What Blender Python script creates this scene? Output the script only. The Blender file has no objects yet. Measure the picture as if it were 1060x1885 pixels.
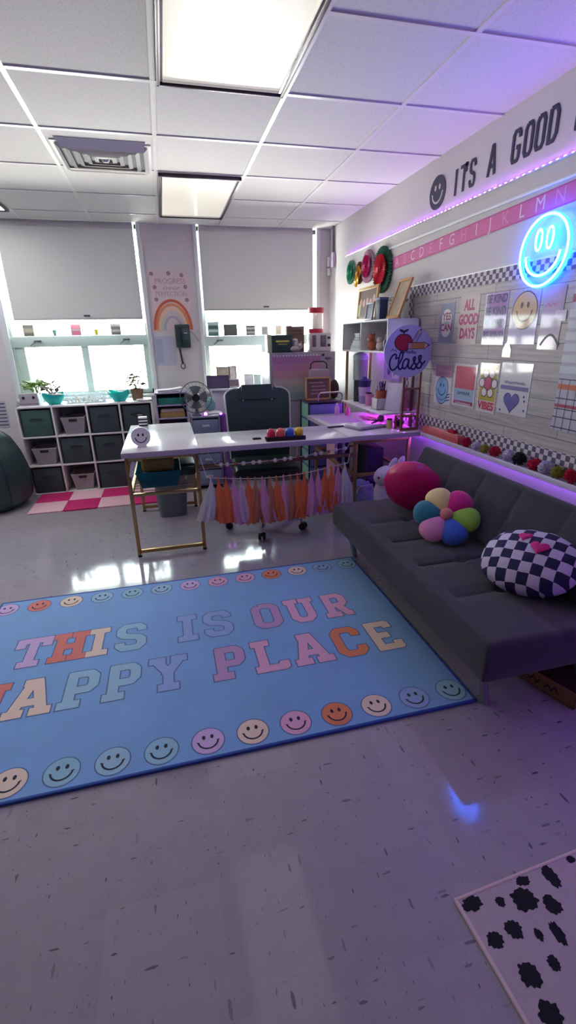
import bpy, bmesh, math, random
from mathutils import Matrix, Vector, Euler, noise
R = math.radians
PI = math.pi
random.seed(7)
sc = bpy.context.scene
COL = sc.collection

# ------------------------------------------------------------------ camera
cam_d = bpy.data.cameras.new('camera')
cam = bpy.data.objects.new('camera', cam_d)
COL.objects.link(cam)
FPX, PITCH, YAW, ROLL, HCAM = 860.8, R(20.4056), R(13.8017), R(-1.1932), 1.44
fw = Vector((math.sin(YAW)*math.cos(PITCH), math.cos(YAW)*math.cos(PITCH), -math.sin(PITCH)))
rt0 = Vector((math.cos(YAW), -math.sin(YAW), 0))
up0 = rt0.cross(fw)
rt = math.cos(ROLL)*rt0 + math.sin(ROLL)*up0
up = -math.sin(ROLL)*rt0 + math.cos(ROLL)*up0
cam.matrix_world = Matrix(((rt.x, up.x, -fw.x, 0), (rt.y, up.y, -fw.y, 0), (rt.z, up.z, -fw.z, HCAM), (0, 0, 0, 1)))
cam_d.sensor_fit = 'VERTICAL'
cam_d.sensor_height = 36.0
cam_d.sensor_width = 36.0*1060/1885
cam_d.lens = 36.0*FPX/1885
cam_d.clip_start = 0.02
sc.camera = cam

# ------------------------------------------------------------------ world, exposure
SKY, SUNLIT = 26.0, 44.0
w = bpy.data.worlds.new('world')
sc.world = w
w.use_nodes = True
wb = w.node_tree.nodes['Background']
# overcast white sky above, sunlit pale pavement below the horizon
wn_ = w.node_tree.nodes; wl_ = w.node_tree.links
g_ = wn_.new('ShaderNodeTexCoord'); s_ = wn_.new('ShaderNodeSeparateXYZ'); r_ = wn_.new('ShaderNodeMapRange'); m_ = wn_.new('ShaderNodeMix')
m_.data_type = 'RGBA'; r_.inputs[1].default_value = -.03; r_.inputs[2].default_value = .03
wl_.new(g_.outputs['Generated'], s_.inputs[0]); wl_.new(s_.outputs[2], r_.inputs[0]); wl_.new(r_.outputs[0], m_.inputs[0])
m_.inputs[6].default_value = (1.0*SUNLIT, .98*SUNLIT, .93*SUNLIT, 1); m_.inputs[7].default_value = (.86*SKY, .98*SKY, 1.0*SKY, 1)
wl_.new(m_.outputs[2], wb.inputs[0])
wb.inputs[1].default_value = 1.0
sc.view_settings.view_transform = 'Standard'
sc.view_settings.look = 'None'
sc.view_settings.gamma = 1.0
sc.view_settings.use_curve_mapping = False
sc.view_settings.exposure = 0.04
E_LED_TOP, E_LED_LOW, E_LED_DESK = 190.0, 45.0, 24.0
E_NEON, E_PANEL, E_LIT = 34.0, 0.52, 6.5
WALLX, WALLY, CEIL = 1.878, 5.48, 2.528

def portal(x0, x1, z0, z1):
    l = bpy.data.lights.new('window_portal', 'AREA')
    l.shape = 'RECTANGLE'; l.size = x1-x0; l.size_y = z1-z0
    l.cycles.is_portal = True
    o = bpy.data.objects.new('window_portal', l); COL.objects.link(o)
    o.location = ((x0+x1)/2, WALLY+0.16, (z0+z1)/2); o.rotation_euler = (-PI/2, 0, 0)
portal(-1.48, -0.13, 0.88, CEIL)
portal(0.44, 1.75, 0.88, CEIL)

# ------------------------------------------------------------------ materials
MATS = {}
def lin(c):
    f = lambda v: v/12.92 if v <= 0.04045 else ((v+0.055)/1.055)**2.4
    return tuple(f(x/255.0) for x in c)+(1.0,)
def M(name, c, rough=0.6, metal=0.0, spec=0.5, emit=0.0, ecol=None, var=0.0, vscale=8.0, bump=0.0, bscale=200.0, sheen=0.0, coat=0.0, lin_c=False, trans=0.0):
    if name in MATS: return MATS[name]
    m = bpy.data.materials.new(name); m.use_nodes = True
    nt = m.node_tree; p = nt.nodes['Principled BSDF']
    col = c if lin_c else lin(c)
    p.inputs['Base Color'].default_value = col
    p.inputs['Roughness'].default_value = rough
    p.inputs['Metallic'].default_value = metal
    p.inputs['Specular IOR Level'].default_value = spec
    if sheen: p.inputs['Sheen Weight'].default_value = sheen
    if coat: p.inputs['Coat Weight'].default_value = coat; p.inputs['Coat Roughness'].default_value = 0.06
    if trans: p.inputs['Transmission Weight'].default_value = trans
    if emit:
        p.inputs['Emission Color'].default_value = ecol if ecol else col
        p.inputs['Emission Strength'].default_value = emit
    if var or bump:
        tc = nt.nodes.new('ShaderNodeTexCoord')
    if var:
        n = nt.nodes.new('ShaderNodeTexNoise'); n.inputs['Scale'].default_value = vscale; n.inputs['Detail'].default_value = 4
        nt.links.new(tc.outputs['Object'], n.inputs['Vector'])
        mx = nt.nodes.new('ShaderNodeMix'); mx.data_type = 'RGBA'
        mx.inputs[6].default_value = tuple(v*(1-var) for v in col[:3])+(1,)
        mx.inputs[7].default_value = tuple(min(1, v*(1+var)) for v in col[:3])+(1,)
        nt.links.new(n.outputs['Fac'], mx.inputs[0]); nt.links.new(mx.outputs[2], p.inputs['Base Color'])
    if bump:
        n2 = nt.nodes.new('ShaderNodeTexNoise'); n2.inputs['Scale'].default_value = bscale; n2.inputs['Detail'].default_value = 3
        nt.links.new(tc.outputs['Object'], n2.inputs['Vector'])
        bp = nt.nodes.new('ShaderNodeBump'); bp.inputs['Strength'].default_value = bump; bp.inputs['Distance'].default_value = 0.01
        nt.links.new(n2.outputs['Fac'], bp.inputs['Height']); nt.links.new(bp.outputs['Normal'], p.inputs['Normal'])
    MATS[name] = m
    return m
def emis(name, c, s):
    if name in MATS: return MATS[name]
    m = bpy.data.materials.new(name); m.use_nodes = True; nt = m.node_tree; nt.nodes.clear()
    e = nt.nodes.new('ShaderNodeEmission'); o = nt.nodes.new('ShaderNodeOutputMaterial')
    e.inputs[0].default_value = tuple(c)+(1,); e.inputs[1].default_value = s
    nt.links.new(e.outputs[0], o.inputs[0]); MATS[name] = m
    return m

def mat_floor():
    m = bpy.data.materials.new('vinyl_tile'); m.use_nodes = True; nt = m.node_tree; N = nt.nodes; L = nt.links
    p = N['Principled BSDF']; tc = N.new('ShaderNodeTexCoord')
    def math_(op, a, b=None):
        n = N.new('ShaderNodeMath'); n.operation = op
        for i, v in enumerate((a, b)):
            if v is None: continue
            if isinstance(v, (int, float)): n.inputs[i].default_value = v
            else: L.new(v, n.inputs[i])
        return n.outputs[0]
    sep = N.new('ShaderNodeSeparateXYZ'); L.new(tc.outputs['Object'], sep.inputs[0])
    tx = math_('FLOOR', math_('DIVIDE', sep.outputs[0], 0.305)); ty = math_('FLOOR', math_('DIVIDE', sep.outputs[1], 0.305))
    cb = N.new('ShaderNodeCombineXYZ'); L.new(tx, cb.inputs[0]); L.new(ty, cb.inputs[1])
    wn = N.new('ShaderNodeTexWhiteNoise'); wn.noise_dimensions = '3D'; L.new(cb.outputs[0], wn.inputs['Vector'])
    # streaky flecks: two stretched voronoi layers, turned by tile
    flecks = None
    for sx, sy, sc_, th, rot in ((24, 6, 1.9, .19, .5), (6, 26, 1.9, .17, 0.2), (30, 11, 2.6, .17, .9), (8, 30, 1.5, .18, 2.1), (40, 14, 3.6, .15, 1.4)):
        mp = N.new('ShaderNodeMapping'); mp.inputs['Scale'].default_value = (sx, sy, 1); mp.inputs['Rotation'].default_value = (0, 0, rot)
        L.new(tc.outputs['Object'], mp.inputs['Vector'])
        nz = N.new('ShaderNodeTexNoise'); nz.inputs['Scale'].default_value = 6; L.new(mp.outputs[0], nz.inputs['Vector'])
        ad = N.new('ShaderNodeMix'); ad.data_type = 'VECTOR'; ad.inputs[0].default_value = 0.14
        L.new(mp.outputs[0], ad.inputs[4]); L.new(nz.outputs['Color'], ad.inputs[5])
        v = N.new('ShaderNodeTexVoronoi'); v.inputs['Scale'].default_value = sc_; L.new(ad.outputs[1], v.inputs['Vector'])
        sepc = N.new('ShaderNodeSeparateColor'); L.new(v.outputs['Color'], sepc.inputs[0])
        size = math_('MULTIPLY', math_('MULTIPLY', sepc.outputs[0], sepc.outputs[0]), th)
        f = math_('MULTIPLY', math_('LESS_THAN', v.outputs['Distance'], size), math_('ADD', math_('MULTIPLY', sepc.outputs[1], .6), .15))
        flecks = f if flecks is None else math_('MAXIMUM', flecks, f)
    n = N.new('ShaderNodeTexNoise'); n.inputs['Scale'].default_value = 14; n.inputs['Detail'].default_value = 8; L.new(tc.outputs['Object'], n.inputs['Vector'])
    fac = math_('ADD', math_('MULTIPLY', wn.outputs['Value'], .22), math_('MULTIPLY', n.outputs['Fac'], .6))
    base = N.new('ShaderNodeMix'); base.data_type = 'RGBA'; L.new(fac, base.inputs[0])
    base.inputs[6].default_value = lin((150, 142, 150)); base.inputs[7].default_value = lin((174, 167, 174))
    mx = N.new('ShaderNodeMix'); mx.data_type = 'RGBA'; L.new(flecks, mx.inputs[0]); L.new(base.outputs[2], mx.inputs[6])
    mx.inputs[7].default_value = lin((42, 38, 46))
    # seams
    def seam(o):
        fr = math_('FRACT', math_('DIVIDE', o, 0.305)); return math_('LESS_THAN', math_('MINIMUM', fr, math_('SUBTRACT', 1, fr)), .004)
    sm = math_('MAXIMUM', seam(sep.outputs[0]), seam(sep.outputs[1]))
    mx2 = N.new('ShaderNodeMix'); mx2.data_type = 'RGBA'; L.new(math_('MULTIPLY', sm, .10), mx2.inputs[0]); L.new(mx.outputs[2], mx2.inputs[6])
    mx2.inputs[7].default_value = lin((120, 112, 112))
    L.new(mx2.outputs[2], p.inputs['Base Color'])
    p.inputs['Roughness'].default_value = 0.085
    p.inputs['Specular IOR Level'].default_value = 0.5
    n2 = N.new('ShaderNodeTexNoise'); n2.inputs['Scale'].default_value = 9; n2.inputs['Detail'].default_value = 2; L.new(tc.outputs['Object'], n2.inputs['Vector'])
    bp = N.new('ShaderNodeBump'); bp.inputs['Strength'].default_value = .10; bp.inputs['Distance'].default_value = .004
    L.new(n2.outputs['Fac'], bp.inputs['Height']); L.new(bp.outputs[0], p.inputs['Normal'])
    return m
def mat_planks():
    m = bpy.data.materials.new('whitewashed_planks'); m.use_nodes = True; nt = m.node_tree; N = nt.nodes; L = nt.links
    p = N['Principled BSDF']; tc = N.new('ShaderNodeTexCoord')
    br = N.new('ShaderNodeTexBrick'); br.offset = .37; br.inputs['Scale'].default_value = 1
    br.inputs['Brick Width'].default_value = .62; br.inputs['Row Height'].default_value = .09; br.inputs['Mortar Size'].default_value = .0016
    br.inputs['Color1'].default_value = lin((186, 176, 172)); br.inputs['Color2'].default_value = lin((166, 156, 156)); br.inputs['Mortar'].default_value = lin((92, 84, 86))
    L.new(tc.outputs['Object'], br.inputs['Vector'])
    mp = N.new('ShaderNodeMapping'); mp.inputs['Scale'].default_value = (1.5, 22, 1); L.new(tc.outputs['Object'], mp.inputs['Vector'])
    n = N.new('ShaderNodeTexNoise'); n.inputs['Scale'].default_value = 3; n.inputs['Detail'].default_value = 8; L.new(mp.outputs[0], n.inputs['Vector'])
    mx = N.new('ShaderNodeMix'); mx.data_type = 'RGBA'; mx.blend_type = 'OVERLAY'; mx.inputs[0].default_value = .55
    L.new(br.outputs['Color'], mx.inputs[6]); L.new(n.outputs['Fac'], mx.inputs[7]); L.new(mx.outputs[2], p.inputs['Base Color'])
    p.inputs['Roughness'].default_value = .55
    return m
def mat_ceiling():
    m = bpy.data.materials.new('acoustic_tile'); m.use_nodes = True; nt = m.node_tree; N = nt.nodes; L = nt.links
    p = N['Principled BSDF']; tc = N.new('ShaderNodeTexCoord')
    n = N.new('ShaderNodeTexNoise'); n.inputs['Scale'].default_value = 110; n.inputs['Detail'].default_value = 5; n.inputs['Roughness'].default_value = .7
    L.new(tc.outputs['Object'], n.inputs['Vector'])
    cr = N.new('ShaderNodeValToRGB'); cr.color_ramp.elements[0].position = .3; cr.color_ramp.elements[0].color = lin((208, 204, 202))
    cr.color_ramp.elements[1].position = .55; cr.color_ramp.elements[1].color = lin((226, 222, 218)); L.new(n.outputs['Fac'], cr.inputs[0])
    L.new(cr.outputs[0], p.inputs['Base Color']); p.inputs['Roughness'].default_value = .9
    bp = N.new('ShaderNodeBump'); bp.inputs['Strength'].default_value = .12; bp.inputs['Distance'].default_value = .003
    L.new(n.outputs['Fac'], bp.inputs['Height']); L.new(bp.outputs[0], p.inputs['Normal'])
    return m
def mat_checker(name, c1, c2, scale, rough=.7, wob=0.0, plane='XY'):
    if name in MATS: return MATS[name]
    m = bpy.data.materials.new(name); m.use_nodes = True; nt = m.node_tree; N = nt.nodes; L = nt.links
    p = N['Principled BSDF']; tc = N.new('ShaderNodeTexCoord')
    mp = N.new('ShaderNodeMapping')
    if plane == 'XY': mp.inputs['Scale'].default_value = (1, 1, 0)
    elif plane == 'XZ': mp.inputs['Scale'].default_value = (1, 0, 1)
    mp.inputs['Location'].default_value = (.0003, .0003, .5*(1/scale))
    L.new(tc.outputs['Object'], mp.inputs['Vector']); vec = mp.outputs[0]
    if wob:
        nz = N.new('ShaderNodeTexNoise'); nz.inputs['Scale'].default_value = 9; L.new(tc.outputs['Object'], nz.inputs['Vector'])
        sb = N.new('ShaderNodeVectorMath'); sb.operation = 'SUBTRACT'; sb.inputs[1].default_value = (.5, .5, .5); L.new(nz.outputs['Color'], sb.inputs[0])
        s2 = N.new('ShaderNodeVectorMath'); s2.operation = 'MULTIPLY'; s2.inputs[1].default_value = (wob, wob, 0); L.new(sb.outputs[0], s2.inputs[0])
        ad = N.new('ShaderNodeVectorMath'); L.new(vec, ad.inputs[0]); L.new(s2.outputs[0], ad.inputs[1]); vec = ad.outputs[0]
    ck = N.new('ShaderNodeTexChecker'); ck.inputs['Scale'].default_value = scale
    ck.inputs['Color1'].default_value = lin(c1); ck.inputs['Color2'].default_value = lin(c2)
    L.new(vec, ck.inputs['Vector']); L.new(ck.outputs['Color'], p.inputs['Base Color']); p.inputs['Roughness'].default_value = rough
    MATS[name] = m
    return m
def mat_pane():
    m = bpy.data.materials.new('window_glass'); m.use_nodes = True; nt = m.node_tree; N = nt.nodes; L = nt.links
    N.clear(); o = N.new('ShaderNodeOutputMaterial'); t = N.new('ShaderNodeBsdfTransparent'); g = N.new('ShaderNodeBsdfGlossy'); g.inputs['Roughness'].default_value = .02
    fr = N.new('ShaderNodeFresnel'); fr.inputs[0].default_value = 1.35; mx = N.new('ShaderNodeMixShader')
    t.inputs[0].default_value = (.97, .99, .98, 1)
    L.new(fr.outputs[0], mx.inputs[0]); L.new(t.outputs[0], mx.inputs[1]); L.new(g.outputs[0], mx.inputs[2]); L.new(mx.outputs[0], o.inputs[0])
    return m
def mat_clear(name, tint, fac):
    if name in MATS: return MATS[name]
    m = bpy.data.materials.new(name); m.use_nodes = True; nt = m.node_tree; N = nt.nodes; L = nt.links
    p = N['Principled BSDF']; p.inputs['Base Color'].default_value = lin(tint); p.inputs['Roughness'].default_value = .15
    p.inputs['Alpha'].default_value = fac
    MATS[name] = m
    return m
def mat_blind():
    m = bpy.data.materials.new('blind_fabric'); m.use_nodes = True; nt = m.node_tree; N = nt.nodes; L = nt.links
    N.clear(); o = N.new('ShaderNodeOutputMaterial'); d = N.new('ShaderNodeBsdfDiffuse'); t = N.new('ShaderNodeBsdfTranslucent'); mx = N.new('ShaderNodeMixShader')
    tc = N.new('ShaderNodeTexCoord'); wv = N.new('ShaderNodeTexNoise'); wv.inputs['Scale'].default_value = 300; L.new(tc.outputs['Object'], wv.inputs['Vector'])
    cr = N.new('ShaderNodeValToRGB'); cr.color_ramp.elements[0].color = lin((196, 194, 190)); cr.color_ramp.elements[1].color = lin((214, 212, 208)); L.new(wv.outputs['Fac'], cr.inputs[0])
    L.new(cr.outputs[0], d.inputs[0]); t.inputs[0].default_value = lin((214, 214, 212)); mx.inputs[0].default_value = BLIND_T
    L.new(d.outputs[0], mx.inputs[1]); L.new(t.outputs[0], mx.inputs[2]); L.new(mx.outputs[0], o.inputs[0])
    return m
BLIND_T = 0.085

WHITE = M('white_paint', (226, 224, 222), .45)
WALLM = M('wall_paint', (214, 208, 206), .8, bump=.05, bscale=120)
TRIMW = M('white_trim', (222, 224, 224), .4)
FRAMEW = M('window_frame_paint', (196, 212, 206), .4)
GOLD = M('gold_metal', (176, 142, 96), .38, .75)
DESKW = M('desk_white_laminate', (222, 218, 220), .16, spec=.5)
DESKE = M('desk_edge', (176, 160, 176), .4)
DARKBIN = M('dark_bin_fabric', (64, 76, 80), .85, var=.15, vscale=30, bump=.1, bscale=400)
GREENBIN = M('green_bin_fabric', (70, 100, 92), .85, var=.15, vscale=30, bump=.1, bscale=400)
BINH = M('bin_handle', (40, 50, 54), .7)
BASKETW = M('basket_white', (208, 200, 204), .5)
BLACK = M('black_plastic', (22, 22, 26), .4)
DARK = M('dark_hole', (34, 30, 36), .8)
NAVY = M('navy_vinyl', (34, 34, 66), .5)
CHROME = M('chrome', (200, 200, 205), .12, 1.0)
GREYM = M('grey_metal', (120, 122, 126), .35, .8)
TEAL = M('teal_plastic', (22, 190, 184), .3)
LEAF = M('leaf_green', (118, 142, 74), .6, var=.3, vscale=20)
LEAF2 = M('leaf_dusty', (136, 120, 104), .6, var=.3, vscale=20)
SOFA = M('sofa_fabric', (52, 48, 57), .9, var=.12, vscale=90, bump=.25, bscale=700, sheen=.2)
WOOD = M('wood_stain', (134, 84, 70), .5, var=.2, vscale=14)
OAK = M('oak_frame', (196, 160, 104), .5, var=.12, vscale=14)
CARD = M('cardboard', (150, 104, 68), .8, var=.12)
PAPER = M('paper_white', (224, 222, 224), .7)
LILAC = M('lilac_plastic', (176, 164, 190), .4)
REDLAM = M('print_red', (196, 52, 74), .2)
INK = M('print_ink', (30, 30, 44), .5)

# ------------------------------------------------------------------ mesh builder
RW = (PI/2, 0, -PI/2)          # on the right-hand wall: x runs towards the viewer, y up, z out of the wall
WW = (PI/2, 0, 0)              # on the window wall: x to the right, y up, z into the room
class B:
    def __init__(s): s.bm = bmesh.new(); s.mats = []; s.m = Matrix.Identity(4); s.k = 0
    def mi(s, m):
        if m not in s.mats: s.mats.append(m)
        return s.mats.index(m)
    def merge(s, t, mat, M4=None):
        k = s.mi(mat)
        for f in t.faces: f.material_index = k
        t.transform(s.m @ M4 if M4 is not None else s.m)
        me = bpy.data.meshes.new('tmp'); t.to_mesh(me); t.free()
        s.bm.from_mesh(me); bpy.data.meshes.remove(me)
    def box(s, c, d, mat, bev=0.0, rot=None, seg=2, taper=None):
        t = bmesh.new(); bmesh.ops.create_cube(t, size=1)
        for v in t.verts:
            v.co = Vector((v.co.x*d[0], v.co.y*d[1], v.co.z*d[2]))
            if taper:
                k = taper if v.co.z < 0 else 1
                v.co.x *= k; v.co.y *= k
        if bev: bmesh.ops.bevel(t, geom=t.edges[:], offset=bev, segments=seg, affect='EDGES', profile=.5)
        X = Matrix.Translation(c)
        if rot: X = X @ Euler(rot).to_matrix().to_4x4()
        s.merge(t, mat, X); return s
    def bb(s, x0, x1, y0, y1, z0, z1, mat, bev=0.0):
        return s.box(((x0+x1)/2, (y0+y1)/2, (z0+z1)/2), (abs(x1-x0), abs(y1-y0), abs(z1-z0)), mat, bev)
    def cyl(s, p0, p1, r, mat, r2=None, n=20, caps=True):
        p0, p1 = Vector(p0), Vector(p1); d = p1-p0; t = bmesh.new()
        bmesh.ops.create_cone(t, cap_ends=caps, segments=n, radius1=r, radius2=r if r2 is None else r2, depth=d.length)
        s.merge(t, mat, Matrix.Translation((p0+p1)/2) @ d.to_track_quat('Z', 'Y').to_matrix().to_4x4()); return s
    def tube(s, pts, r, mat, n=8, closed=False):
        pts = [Vector(p) for p in pts]; t = bmesh.new(); rings = []; N = len(pts); prev = None
        for i, p in enumerate(pts):
            a = pts[(i-1) % N] if (closed or i > 0) else p
            b = pts[(i+1) % N] if (closed or i < N-1) else p
            tg = (b-a).normalized()
            if prev is None:
                ref = Vector((0, 0, 1)) if abs(tg.z) < .9 else Vector((1, 0, 0))
                u = tg.cross(ref).normalized()
            else: u = (prev - tg*prev.dot(tg)).normalized()
            prev = u; v = tg.cross(u); rr = r[i] if isinstance(r, (list, tuple)) else r
            rings.append([t.verts.new(p+rr*(math.cos(2*PI*k/n)*u+math.sin(2*PI*k/n)*v)) for k in range(n)])
        for i in range(N if closed else N-1):
            A, Bq = rings[i], rings[(i+1) % N]
            for k in range(n): t.faces.new((A[k], A[(k+1) % n], Bq[(k+1) % n], Bq[k]))
        if not closed:
            t.faces.new(rings[0][::-1]); t.faces.new(rings[-1])
        bmesh.ops.recalc_face_normals(t, faces=t.faces[:]); s.merge(t, mat); return s
    def lathe(s, prof, mat, c=(0, 0, 0), n=28, rot=None):
        t = bmesh.new(); rings = []
        for r, z in prof:
            if r < 1e-6: rings.append([t.verts.new((0, 0, z))])
            else: rings.append([t.verts.new((r*math.cos(2*PI*k/n), r*math.sin(2*PI*k/n), z)) for k in range(n)])
        for A, Bq in zip(rings, rings[1:]):
            for k in range(n):
                q = [A[k % len(A)], A[(k+1) % len(A)], Bq[(k+1) % len(Bq)], Bq[k % len(Bq)]]
                q = list(dict.fromkeys(q))
                if len(q) > 2: t.faces.new(q)
        bmesh.ops.recalc_face_normals(t, faces=t.faces[:])
        X = Matrix.Translation(c)
        if rot: X = X @ Euler(rot).to_matrix().to_4x4()
        s.merge(t, mat, X); return s
    def ell(s, c, r, mat, rot=None, p=1.0, n=28, noise_a=0.0, nsc=6.0):
        t = bmesh.new(); bmesh.ops.create_uvsphere(t, u_segments=n, v_segments=n//2, radius=1)
        for v in t.verts:
            q = v.co.copy()
            if p != 1.0: q = Vector([math.copysign(abs(a)**p, a) for a in q])
            if noise_a: q *= 1+noise_a*noise.noise(v.co*nsc)
            v.co = Vector((q.x*r[0], q.y*r[1], q.z*r[2]))
        X = Matrix.Translation(c)
        if rot: X = X @ Euler(rot).to_matrix().to_4x4()
        s.merge(t, mat, X); return s
    def poly(s, pts, z, mat, h=0.0):
        t = bmesh.new(); f = t.faces.new([t.verts.new((p[0], p[1], z)) for p in pts])
        if f.normal.z < 0 or sum(a[0]*b[1]-b[0]*a[1] for a, b in zip(pts, list(pts[1:])+[pts[0]])) < 0: f.normal_flip()
        if h:
            r = bmesh.ops.extrude_face_region(t, geom=[f])
            for v in r['geom']:
                if isinstance(v, bmesh.types.BMVert): v.co.z += h
            bmesh.ops.recalc_face_normals(t, faces=t.faces[:])
        s.merge(t, mat); return s
    def disc(s, x, y, r, z, mat, ry=None, n=28, h=0.0, a=0):
        ry = r if ry is None else ry
        return s.poly([(x+r*math.cos(2*PI*k/n)*math.cos(a)-ry*math.sin(2*PI*k/n)*math.sin(a), y+r*math.cos(2*PI*k/n)*math.sin(a)+ry*math.sin(2*PI*k/n)*math.cos(a)) for k in range(n)], z, mat, h)
    def rect(s, x0, y0, x1, y1, z, mat, h=0.0): return s.poly([(x0, y0), (x1, y0), (x1, y1), (x0, y1)], z, mat, h)
    def stroke(s, pts, t, z, mat, closed=False, ext=0.0, h=0.0):
        P = [Vector((p[0], p[1])) for p in pts]
        if closed: P = P+[P[0]]
        for i, (a, b) in enumerate(zip(P, P[1:])):
            d = (b-a)
            if d.length < 1e-7: continue
            d.normalize(); nn = Vector((-d.y, d.x))*t
            e0 = ext if (i == 0 and not closed) else 0; e1 = ext if (i == len(P)-2 and not closed) else 0
            a2, b2 = a-d*e0, b+d*e1
            s.k += 1; s.poly([a2+nn, a2-nn, b2-nn, b2+nn], z+(s.k % 24)*1e-5, mat, h)
        J = P[1:-1] if not closed else P[:-1]
        for p in J: s.k += 1; s.disc(p.x, p.y, t*1.03, z+(s.k % 24)*1e-5, mat, n=10, h=h)
        return s
    def smile(s, x, y, r, z, face=None, ink=None, k=.0003, edge=None, h=0):
        if edge: s.disc(x, y, r*1.07, z-k, edge)
        if face: s.disc(x, y, r, z, face, h=h)
        z += h
        if ink:
            s.disc(x-.26*r, y+.30*r, .11*r, z+k, ink, ry=.17*r, n=14); s.disc(x+.26*r, y+.30*r, .11*r, z+k, ink, ry=.17*r, n=14)
            s.stroke([(x+.62*r*math.cos(t), y+.02*r+.62*r*math.sin(t)) for t in [PI*(1.06+.88*i/12) for i in range(13)]], .055*r, z+k, ink)
            for sx in (-1, 1): s.stroke([(x+sx*.70*r, y-.02*r), (x+sx*.54*r, y-.10*r)], .04*r, z+k, ink)
        return s
    def text(s, txt, x, y, size, z, mat, align='CENTER', sx=1.0, bold=0.0, shear=0.0, h=0.0):
        cu = bpy.data.curves.new('txt', 'FONT'); cu.body = txt; cu.size = size; cu.align_x = align; cu.align_y = 'CENTER'
        cu.resolution_u = 3; cu.offset = bold*size; cu.shear = shear; cu.extrude = h/2
        o = bpy.data.objects.new('txt', cu); COL.objects.link(o)
        dg = bpy.context.evaluated_depsgraph_get(); me = bpy.data.meshes.new_from_object(o.evaluated_get(dg))
        t = bmesh.new(); t.from_mesh(me); s.merge(t, mat, Matrix.Translation((x, y, z)) @ Matrix.Diagonal((sx, 1, 1, 1)))
        bpy.data.objects.remove(o); bpy.data.curves.remove(cu); bpy.data.meshes.remove(me); return s
    def scrawl(s, x0, x1, y, h, t, z, mat, seed=1):
        r = random.Random(seed); n = max(4, int((x1-x0)/(h*.42)))
        return s.stroke([(x0+(x1-x0)*i/n, y+(h/2 if i % 2 else -h/2)*r.uniform(.4, 1)) for i in range(n+1)], t, z, mat)
    def grid(s, fn, nu, nv, mat, closed_u=False, thick=0.0):
        t = bmesh.new(); V = [[t.verts.new(fn(i/(nu if closed_u else nu-1), j/(nv-1))) for j in range(nv)] for i in range(nu)]
        for i in range(nu if closed_u else nu-1):
            for j in range(nv-1):
                t.faces.new((V[i][j], V[(i+1) % nu][j], V[(i+1) % nu][j+1], V[i][j+1]))
        bmesh.ops.remove_doubles(t, verts=t.verts[:], dist=1e-6)
        if thick: bmesh.ops.solidify(t, geom=t.faces[:], thickness=thick)
        bmesh.ops.recalc_face_normals(t, faces=t.faces[:]); s.merge(t, mat); return s
    def obj(s, name, parent=None, ang=40):
        me = bpy.data.meshes.new(name); s.bm.to_mesh(me); s.bm.free()
        for m in s.mats: me.materials.append(m)
        me.polygons.foreach_set('use_smooth', [True]*len(me.polygons))
        me.set_sharp_from_angle(angle=R(ang))
        o = bpy.data.objects.new(name, me); COL.objects.link(o)
        if parent: o.parent = parent
        return o
def tag(o, label, cat, loc=(0, 0, 0), rot=(0, 0, 0), group=None):
    o.location = loc; o.rotation_euler = rot; o['label'] = label; o['category'] = cat
    if group: o['group'] = group
    return o
def thing(name, label, cat, loc=(0, 0, 0), rot=(0, 0, 0), group=None):
    o = bpy.data.objects.new(name, None); COL.objects.link(o); o.empty_display_size = .05
    return tag(o, label, cat, loc, rot, group)
def struct(b, name, parent=None):
    o = b.obj(name, parent)
    if not parent: o['kind'] = 'structure'
    return o
def dup(o, parent=None):
    c = o.copy(); COL.objects.link(c)
    if parent: c.parent = parent
    for ch in list(o.children): dup(ch, c)
    return c
COWSPOTS = [(0.033, -0.022, 0.032, 0.019, 0.0), (0.108, -0.041, 0.013, 0.014, 0.0), (0.174, -0.057, 0.037, 0.03, 0.0), (0.235, -0.09, 0.023, 0.024, 0.0), (0.287, -0.032, 0.021, 0.033, 0.0), (0.098, -0.104, 0.025, 0.023, 0.0), (0.035, -0.107, 0.023, 0.02, 0.0), (0.149, -0.132, 0.011, 0.016, 0.0), (0.197, -0.145, 0.016, 0.03, 0.0), (0.066, -0.19, 0.028, 0.028, 0.0), (0.139, -0.19, 0.016, 0.018, 0.0), (0.058, -0.259, 0.031, 0.025, 0.0), (0.204, -0.019, 0.024, 0.013, 0.0), (0.377, -0.015, 0.016, 0.011, 0.0)]
# ------------------------------------------------------------------ the setting
XL, YF = -3.6, -2.6
b = B(); b.bb(XL, WALLX, YF, WALLY, -.08, 0, mat_floor()); struct(b, 'floor')
b = B()
b.bb(XL, WALLX, YF, WALLY, CEIL, CEIL+.06, mat_ceiling())
GX, GY, T = .0782, 2.687, .61
TB = M('ceiling_grid_paint', (226, 222, 218), .35)
k = -6
while GX+k*T < WALLX:
    x = GX+k*T
    if x > XL: b.bb(x-.012, x+.012, YF, WALLY, CEIL-.005, CEIL+.001, TB)
    k += 1
k = -8
while GY+k*T < WALLY:
    y = GY+k*T
    if y > YF: b.bb(XL, WALLX, y-.012, y+.012, CEIL-.0055, CEIL+.001, TB)
    k += 1
struct(b, 'ceiling')
b = B(); b.bb(WALLX, WALLX+.12, YF-.1, WALLY+.2, -.08, CEIL+.06, WALLM); struct(b, 'wall_right')
b = B(); b.bb(XL-.12, XL, YF-.1, WALLY+.2, -.08, CEIL+.06, M('wall_lavender', (150, 136, 170), .8)); struct(b, 'wall_left')  # unseen wall, coloured darker to cut bounce light in the foreground
b = B(); b.bb(XL, WALLX, YF-.12, YF, -.08, CEIL+.06, M('wall_plum', (86, 70, 104), .8)); struct(b, 'wall_front')  # wall behind the viewer, darkened to soak up ambient fill
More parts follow.
